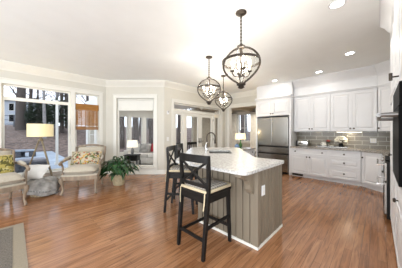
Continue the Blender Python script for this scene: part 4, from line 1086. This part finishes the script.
c._add(vs, fs); o = c.build('woven_band', M_THROWEDGE, bl, True, label='darker woven band')
sm = o.modifiers.new('thickness', 'SOLIDIFY'); sm.thickness = 0.006; sm.offset = 1
o = thing('white_pillow', 'plump white pillow leaning behind the grey throw', 'pillow', (0.33, 5.40, 0.36), R(-45))
c = MB(); c.pillow(0.48, 0.36, 0.16, Matrix.Translation((0, 0, 0.13)) @ Matrix.Rotation(R(48), 4, 'X'), 12, 3.0); c.build('cover', plain('white_linen', (0.70, 0.69, 0.67), 0.95, vary=0.04), o, True)

# ------------------------------------------------------------------ potted plant
pl = thing('potted_peace_lily', 'bushy dark green broadleaf plant in a cream pot beside the right armchair', 'plant', (1.90, 4.82, 0))
c = MB(); c.lathe([(0.0, 0.0), (0.125, 0.0), (0.135, 0.02), (0.165, 0.20), (0.175, 0.25), (0.182, 0.255), (0.182, 0.285), (0.165, 0.285), (0.155, 0.25), (0.0, 0.245)], n=28); c.build('pot', M_POT, pl, True)
c = MB(); c.lathe([(0.0, 0.262), (0.155, 0.25)], n=20); c.lathe([(0.155, 0.247), (0.155, 0.252), (0, 0.264)], n=20); c.build('soil', M_SOIL, pl)
rng = random.Random(11)
lf = MB(); sm_ = MB()
for k in range(150):
    a = rng.random()*2*PI; rad = 0.12+0.36*rng.random()**0.8; topz = 0.74-0.75*rad+rng.uniform(-0.10, 0.12); topz = max(topz, 0.36)
    d0 = Vector((math.cos(a), math.sin(a), 0)); b0 = d0*rng.uniform(0.01, 0.09)+Vector((0, 0, 0.255))
    p1 = d0*rad*0.75+Vector((0, 0, topz))
    sm_.tube([b0, b0.lerp(p1, 0.5)+Vector((0, 0, 0.08)), p1], [0.005, 0.0045, 0.003], 5)
    Lg = rng.uniform(0.13, 0.25); Wd = Lg*rng.uniform(0.19, 0.25); tilt = rng.uniform(0.1, 0.6); da = a+rng.uniform(-0.5, 0.5)
    dd = Vector((math.cos(da), math.sin(da), 0)); sd2 = Vector((-dd.y, dd.x, 0)); nn = 6; vs = []; fs = []
    for i in range(nn+1):
        f = i/nn; cc_ = p1 + dd*Lg*f + Vector((0, 0, tilt*Lg*f*0.6 - (0.45+tilt)*Lg*f*f*1.05)); cc_.z = max(cc_.z, 0.05)
        wdt = Wd*math.sin(PI*min(1, f*0.93+0.07)**0.75)
        vs += [cc_+sd2*wdt+Vector((0, 0, 0.25*wdt)), cc_, cc_-sd2*wdt+Vector((0, 0, 0.25*wdt))]
    for i in range(nn):
        fs += [(i*3, i*3+1, i*3+4, i*3+3), (i*3+1, i*3+2, i*3+5, i*3+4)]
    lf._add(vs, fs)
lf.build('foliage', M_LEAF, pl, True); sm_.build('stems', plain('stem_green', (0.06, 0.16, 0.03), 0.5), pl, True)

# ------------------------------------------------------------------ rug
rgx = thing('area_rug', 'grey woven rug with a beige border at the lower left', 'rug', (-1.45, 2.25, 0))
M_RUG = plain('rug_pile', (0.13, 0.112, 0.092), 0.98, vary=0.35, scale=70, bump=0.4)
M_RUGB = plain('rug_border', (0.25, 0.21, 0.155), 0.95, vary=0.08, scale=80, bump=0.2)
hx, hy = 1.55, 1.53
c = MB(); c.box(-hx+0.11, hx-0.11, -hy+0.11, hy-0.075, 0.001, 0.016); c.build('pile', M_RUG, rgx)
c = MB(); c.box(-hx, -hx+0.11, -hy, hy, 0.001, 0.014); c.box(hx-0.11, hx, -hy, hy, 0.001, 0.014); c.box(-hx+0.11, hx-0.11, -hy, -hy+0.11, 0.001, 0.014); c.box(-hx+0.11, hx-0.11, hy-0.075, hy, 0.001, 0.014); c.build('border', M_RUGB, rgx, label='smooth beige border')

# ------------------------------------------------------------------ sunroom behind the middle window and the french doors
SV = 8.7
area_light('sunroom_fill_light', (4.6, 6.9, 2.58), (0, 0, -1), 1.6, 1.6, 22, (1.0, 0.97, 0.92))  # added fill under the ceiling, no fixture; lifts the sunroom interior
sun_poly = [(2.25, 6.45), (2.25, SV), (6.62, SV), (6.62, 5.10), (3.45, 5.10)]
c = MB(); c.prism(sun_poly, -0.12, -0.001); struct(c.build('floor_sunroom', plain('sunroom_floor', (0.40, 0.37, 0.34), 0.6)), 'pale floor of the sunroom beyond', 'floor')
c = MB(); c.prism(sun_poly, 2.62, 2.74); struct(c.build('ceiling_sunroom', M_CEIL), 'white ceiling of the sunroom beyond', 'ceiling')
oS = [(a-2.25, e-2.25, 0.35, 2.14) for a, e in ((2.45, 3.12), (3.29, 3.88), (4.03, 4.66), (4.83, 5.42), (5.57, 6.25))]
wall('wall_sunroom', (2.25, SV), (6.62, SV), oS, 'white window wall of the sunroom beyond', mat=M_TRIM, h=2.62)
MS, LS = basis((2.25, SV), (6.62, SV))
for i, (a, e, z0, z1) in enumerate(oS):
    window('window_%d' % (10+i), MS, a, e, z0, z1, 'sunroom window number %d from the left end' % (i+1), case=False)
oT = [(0.12, 0.92, 0.35, 2.16), (1.12, 1.95, 0.35, 2.16)]
wall('wall_sunroom_left', (2.25, 6.47), (2.25, SV), oT, 'white end wall of the sunroom beside the patio', mat=M_TRIM, h=2.62)
MT, LT = basis((2.25, 6.47), (2.25, SV))
for i, (a, e, z0, z1) in enumerate(oT):
    window('window_%d' % (20+i), MT, a, e, z0, z1, ('near', 'far')[i]+' gridded window in the sunroom end wall', vm=((a+e)/2,), hm=(0.8, 1.25, 1.7), case=False)
M_SOFA = plain('white_slipcover', (0.68, 0.66, 0.62), 0.95, vary=0.05)
so = thing('sofa', 'white sofa in the sunroom seen through the middle window', 'sofa', (*P(-2.2, 7.8), 0), R(-44))
c = MB(); c.box(-0.85, 0.85, -0.40, 0.40, 0.06, 0.32, 0.03); c.build('base', M_SOFA, so, True)
for x in (-0.41, 0.41):
    c = MB(); c.box(x-0.40, x+0.40, -0.42, 0.22, 0.32, 0.48, 0.05); c.build('seat_cushion', M_SOFA, so, True)
    c = MB(); c.box(x-0.40, x+0.40, 0.10, 0.26, 0.48, 0.85, 0.05); c.build('back_cushion', M_SOFA, so, True)
c = MB(); c.box(-0.85, 0.85, 0.26, 0.42, 0.32, 0.82, 0.05); c.build('backrest', M_SOFA, so, True)
for s in (-1, 1):
    c = MB(); c.box(0.86*s-0.09, 0.86*s+0.09, -0.42, 0.42, 0.06, 0.62, 0.04); c.build('arm', M_SOFA, so, True)
    for y in (-0.34, 0.34):
        c = MB(); c.box(0.80*s-0.03, 0.80*s+0.03, y-0.03, y+0.03, 0, 0.06); c.build('leg', M_BLACK, so)
def sofa_pillow(name, label, x, mat, w=0.42):
    o = thing(name, label, 'pillow', so.location, R(-44))
    c = MB(); c.pillow(w, w*0.9, 0.14, Matrix.Translation((x, -0.015, 0.69)) @ Matrix.Rotation(R(68), 4, 'X'), 10, 3.0); c.build('cover', mat, o, True)
sofa_pillow('red_pillow', 'dark red pillow on the right of the white sofa', 0.26, plain('red_cloth', (0.28, 0.012, 0.02), 0.9))
sofa_pillow('grey_pillow', 'grey patterned pillow on the left of the white sofa', -0.22, M_THROW)
px_ = P(-2.62, 6.95)
et = thing('side_table', 'dark square side table under the sunroom lamp', 'table', (*px_, 0), R(-44))
c = MB(); c.box(-0.26, 0.26, -0.22, 0.22, 0.46, 0.50, 0.005); c.build('tabletop', M_BLACK, et)
c = MB(); c.box(-0.23, 0.23, -0.19, 0.19, 0.28, 0.46); c.build('drawer_box', M_BLACK, et)
for i in (-1, 1):
    for j in (-1, 1):
        c = MB(); c.box(0.23*i-0.02, 0.23*i+0.02, 0.19*j-0.02, 0.19*j+0.02, 0, 0.46 if False else 0.28); c.build('leg', M_BLACK, et)
sl = thing('sunroom_lamp', 'grey table lamp with a white drum shade in the sunroom', 'lamp', (*px_, 0.50))
c = MB(); c.lathe([(0.07, 0), (0.07, 0.02), (0.045, 0.03), (0.06, 0.10), (0.055, 0.20), (0.02, 0.26), (0.012, 0.30), (0, 0.30)], n=18); c.build('base', plain('grey_ceramic', (0.20, 0.20, 0.20), 0.3), sl, True)
M_WSH = emit('lit_white_shade', (1.0, 0.93, 0.78), 0.35); M_WSH.node_tree.nodes['Principled BSDF'].inputs['Base Color'].default_value = (0.8, 0.77, 0.68, 1)
drum(0.21, 0.18, 0.28, 0.54).build('lamp_shade', M_WSH, sl, True)
c = MB(); c.lathe([(0.0, 0.30), (0.02, 0.31), (0.03, 0.36), (0.0, 0.39)], n=10); c.build('bulb', M_BULB, sl, True)
c = MB(); o = None
bn = thing('bench', 'dark bench in the sunroom behind the french doors', 'bench', (5.6, 6.0, 0), 0)
c.box(-0.75, 0.75, -0.2, 0.2, 0.42, 0.47, 0.005); c.build('seat', M_BLACK, bn)
for i in (-1, 1):
    for j in (-1, 1):
        c = MB(); c.box(0.68*i-0.025, 0.68*i+0.025, 0.15*j-0.025, 0.15*j+0.025, 0, 0.42); c.build('leg', M_BLACK, bn)
c = MB(); c.box(-0.75, 0.75, 0.17, 0.2, 0.78, 0.90, 0.005)
for k in range(13): c.box(-0.74+0.12*k, -0.71+0.12*k, 0.175, 0.195, 0.47, 0.78)
c.build('backrest', M_BLACK, bn)

# ------------------------------------------------------------------ outdoors
def hill(x, y): 
    d = y - 18.5 + 0.12*x
    return -0.2 + (2.4*(1-math.exp(-0.13*d)) + 0.015*d if d > 0 else 0) + (0.10*math.sin(x*0.7+y*0.4) if d > 1 else 0)
bm = bmesh.new(); nx, ny = 44, 30; g = {}
for i in range(nx+1):
    for j in range(ny+1):
        x = -40+80*i/nx; y = 6.5+55*(j/ny)**1.2; g[i, j] = bm.verts.new((x, y, hill(x, y)))
for i in range(nx):
    for j in range(ny): bm.faces.new((g[i, j], g[i+1, j], g[i+1, j+1], g[i, j+1]))
s = MB(); s.b.free(); s.b = bm
struct(s.build('ground', M_LITTER, smooth=True), 'brown leaf-covered slope behind the house', 'ground')
c = MB(); c.box(-26, 2.05, 6.45, 18.6, -0.20, -0.12); struct(c.build('patio', M_PATIO), 'blue-grey concrete patio outside the windows', 'patio')

def tree(x, y, h, r, label, mat=None, lean=0.0, seed=0, nb=10):
    rg_ = random.Random(seed); z0 = hill(x, y)-0.1
    t = thing('bare_tree', label, 'tree', (x, y, z0), rg_.random()*6, 'bare winter trees outside')
    c = MB(); c.tube([(0, 0, 0), (lean*0.3, 0, h*0.3), (lean*0.5+0.1, 0.1, h*0.6), (lean, 0.1, h)], [r*1.25, r, r*0.75, r*0.2], 9); c.build('trunk', mat or M_BRANCH, t, True)
    c = MB()
    for k in range(nb):
        f = rg_.uniform(0.3, 0.95); a = rg_.random()*6.28; L_ = h*rg_.uniform(0.15, 0.35)*(1.2-f*0.6)
        p = Vector((lean*f, 0.1*f, h*f)); dr = Vector((math.cos(a), math.sin(a), rg_.uniform(0.4, 1.1))).normalized(); p2 = p+dr*L_*0.5+Vector((0, 0, 0.1)); p3 = p+dr*L_+Vector((0, 0, 0.3))
        c.tube([p, p2, p3], [r*0.35*(1.2-f), r*0.22, r*0.06], 5)
        for q_ in range(3):
            a2 = a+rg_.uniform(-1.2, 1.2); e_ = p2.lerp(p3, rg_.random())+Vector((math.cos(a2), math.sin(a2), rg_.uniform(0.2, 0.9)))*L_*0.4
            c.tube([p2, e_], [r*0.14, r*0.03], 4)
    c.build('branches', mat or M_BRANCH, t, True)
    return t
def at(px, Y):
    X = (px-201)/182*Y; return P(X, Y)
tree_spots = [(21, 20, 11, 0.42, 'thick dark tree trunk left in the wide window', None), (45, 17, 10, 0.12, 'thin grey tree right of the tripod lamp shade', M_PALEBARK),
              (30, 24, 11, 0.2, 'distant tree above the tripod lamp shade', None), (62, 20, 10, 0.16, 'tree at the right side of the wide window', None), (88, 19, 10, 0.15, 'tree behind the woven shade', None),
              (122, 17, 10, 0.2, 'tree behind the left pane of the middle window', None), (136, 16, 10, 0.24, 'tree behind the centre pane of the middle window', None), (151, 19, 10, 0.18, 'tree behind the right pane of the middle window', None),
              (179, 19, 10, 0.2, 'tree seen through the left sidelight', None), (194, 18, 10, 0.2, 'tree seen through the left french door', None), (209, 22, 10, 0.18, 'tree seen through the right french door', None),
              (128, 26, 12, 0.2, 'far tree between the panes of the middle window', M_PALEBARK), (144, 28, 12, 0.2, 'far pale tree right of centre in the middle window', M_PALEBARK)]
for i, (px, Y, h, r, lb, mt) in enumerate(tree_spots):
    x, y = at(px, Y); tree(x, y, h, r, lb, mt, random.uniform(-0.5, 0.5), seed=i, nb=16)
rngw = random.Random(5)
for i in range(34):
    px = rngw.uniform(34, 70) if i < 6 else (rngw.uniform(114, 158) if i < 24 else rngw.uniform(174, 246))
    x, y = at(px, rngw.uniform(23, 36))
    if i >= 30: x, y = at(rngw.uniform(234, 249), rngw.uniform(18, 26))
    tree(x, y, rngw.uniform(9, 13), rngw.uniform(0.10, 0.22), 'slim bare tree deep in the woods outside the windows', M_PALEBARK if i % 3 == 0 else None, rngw.uniform(-0.8, 0.8), seed=100+i, nb=14)
def bush(px, Y, w, h, label, seed):
    x, y = at(px, Y); rg_ = random.Random(seed); z0 = hill(x, y)-0.05
    t = thing('evergreen_shrub', label, 'shrub', (x, y, z0), 0, 'evergreen shrubs on the slope')
    c = MB()
    for k in range(2400):
        th_ = math.acos(1-rg_.random()*1.75); ph = rg_.random()*6.28; rr_ = rg_.uniform(0.6, 1.0)*(1+0.18*math.sin(4*ph+3*th_))
        p = Vector((w*0.5*rr_*math.sin(th_)*math.cos(ph), w*0.5*rr_*math.sin(th_)*math.sin(ph), h*0.52+h*0.48*rr_*math.cos(th_)))
        a1 = rg_.random()*6.28; d1 = Vector((math.cos(a1), math.sin(a1), rg_.uniform(-0.4, 0.6))).normalized()*0.16; d2 = d1.cross(Vector((rg_.random()-0.5, rg_.random()-0.5, 1))).normalized()*0.07
        c._add([p-d1, p+d2, p+d1, p-d2], [(0, 1, 2, 3)])
    c.build('foliage', M_EVERG, t)
    c = MB(); c.tube([(0, 0, 0), (0, 0, h*0.7)], [0.07, 0.03], 7); c.build('stem', M_BRANCH, t)
for i, a in enumerate(((40, 20, 2.6, 3.6, 'tall evergreen shrub behind the tripod lamp shade'), (62, 20, 3.4, 3.8, 'broad evergreen shrub at the right of the wide window'), (52, 26, 3.4, 3.4, 'far evergreen shrub in the middle of the wide window'),
                       (36, 31, 3, 2.6, 'small evergreen shrub in front of the neighbouring house'), (206, 19, 2.4, 2.6, 'evergreen shrub seen through the right french door'))): bush(*a, seed=20+i)
# low boxes of outdoor stonework and seating on the patio
def patio_bench(name, label, px, Y, w, d_, h, rz):
    x, y = at(px, Y); t = thing(name, label, 'bench', (x, y, -0.12), rz, 'stone benches on the patio')
    c = MB(); c.box(-w/2, w/2, -d_/2, d_/2, h-0.08, h, 0.01); c.build('slab', M_PATIO, t)
    for s in (-1, 1):
        c = MB(); c.box(s*w*0.36-0.15, s*w*0.36+0.15, -d_/2+0.05, d_/2-0.05, 0, h-0.08); c.build('pier', M_DKSTONE, t)
patio_bench('stone_bench', 'low stone bench far out on the patio at the left', 12, 10.6, 1.1, 0.5, 0.42, 0)
patio_bench('stone_bench', 'low stone bench on the patio just left of the lamp legs', 25, 10.8, 0.9, 0.5, 0.42, 0)
x, y = at(31, 6.6)
fb = thing('patio_ottoman', 'dark wicker ottoman on the patio behind the tripod lamp', 'ottoman', (x, y, -0.12), 0)
c = MB(); c.box(-0.42, 0.42, -0.35, 0.35, 0.04, 0.40, 0.02); c.build('frame', M_DKSTONE, fb)
c = MB(); c.box(-0.40, 0.40, -0.33, 0.33, 0.40, 0.50, 0.03); c.build('cushion', plain('grey_canvas', (0.20, 0.20, 0.22), 0.9), fb, True)
for i in (-1, 1):
    for j in (-1, 1):
        c = MB(); c.box(0.38*i-0.02, 0.38*i+0.02, 0.31*j-0.02, 0.31*j+0.02, 0, 0.04); c.build('foot', M_BLACK, fb)
# white post near the narrow window
x, y = at(57, 8.2)
wp = thing('porch_post', 'slim white post on the patio in the wide window', 'post', (x, y, -0.12), 0)
c = MB(); c.box(-0.045, 0.045, -0.045, 0.045, 0.10, 2.9); c.build('shaft', M_TRIM, wp); c = MB(); c.box(-0.08, 0.08, -0.08, 0.08, 0, 0.10, 0.01); c.build('base', M_TRIM, wp)
# neighbouring house
x, y = at(9, 36); z0 = hill(x, y)-0.3
nh = thing('neighbour_house', 'pale blue-grey neighbouring house among the trees', 'house', (x, y, z0), R(-46))
c = MB(); c.box(-5, 5, -3, 3, 0, 4.6); c.build('wall', plain('pale_siding', (0.42, 0.46, 0.52), 0.8, stretch=(1, 1, 8), scale=3), nh)
c = MB(); c.prism([(-3.5, 4.6), (3.5, 4.6), (0, 5.6)], -5.4, 5.4, Matrix(((0, 0, 1, 0), (1, 0, 0, 0), (0, 1, 0, 0), (0, 0, 0, 1)))); c.build('roof', plain('shingles', (0.12, 0.12, 0.13), 0.9, vary=0.2), nh)
for k in range(5):
    for z in (0.7, 2.7):
        c = MB(); c.box(-4.4+k*1.9, -3.4+k*1.9, -3.06, -3.0, z, z+1.4); f_ = c.build('window_frame', M_TRIM, nh)
        c = MB(); c.box(-4.32+k*1.9, -3.48+k*1.9, -3.075, -3.06, z+0.08, z+1.32); c.build('pane', M_BLKGLASS, f_)
# fence rails down the slope
x, y = at(14, 22); 
fn = thing('wire_fence', 'dark post and rail fence across the slope at the left', 'fence', (x, y, hill(x, y)), R(8))
for k in range(5):
    c = MB(); c.box(-4+2*k-0.05, -4+2*k+0.05, -0.05, 0.05, -0.6, 1.5); c.build('post', M_DKSTONE, fn)
for z in (0.3, 0.8, 1.3):
    c = MB(); c.box(-4, 4, -0.02, 0.02, z, z+0.06); c.build('rail', M_DKSTONE, fn)
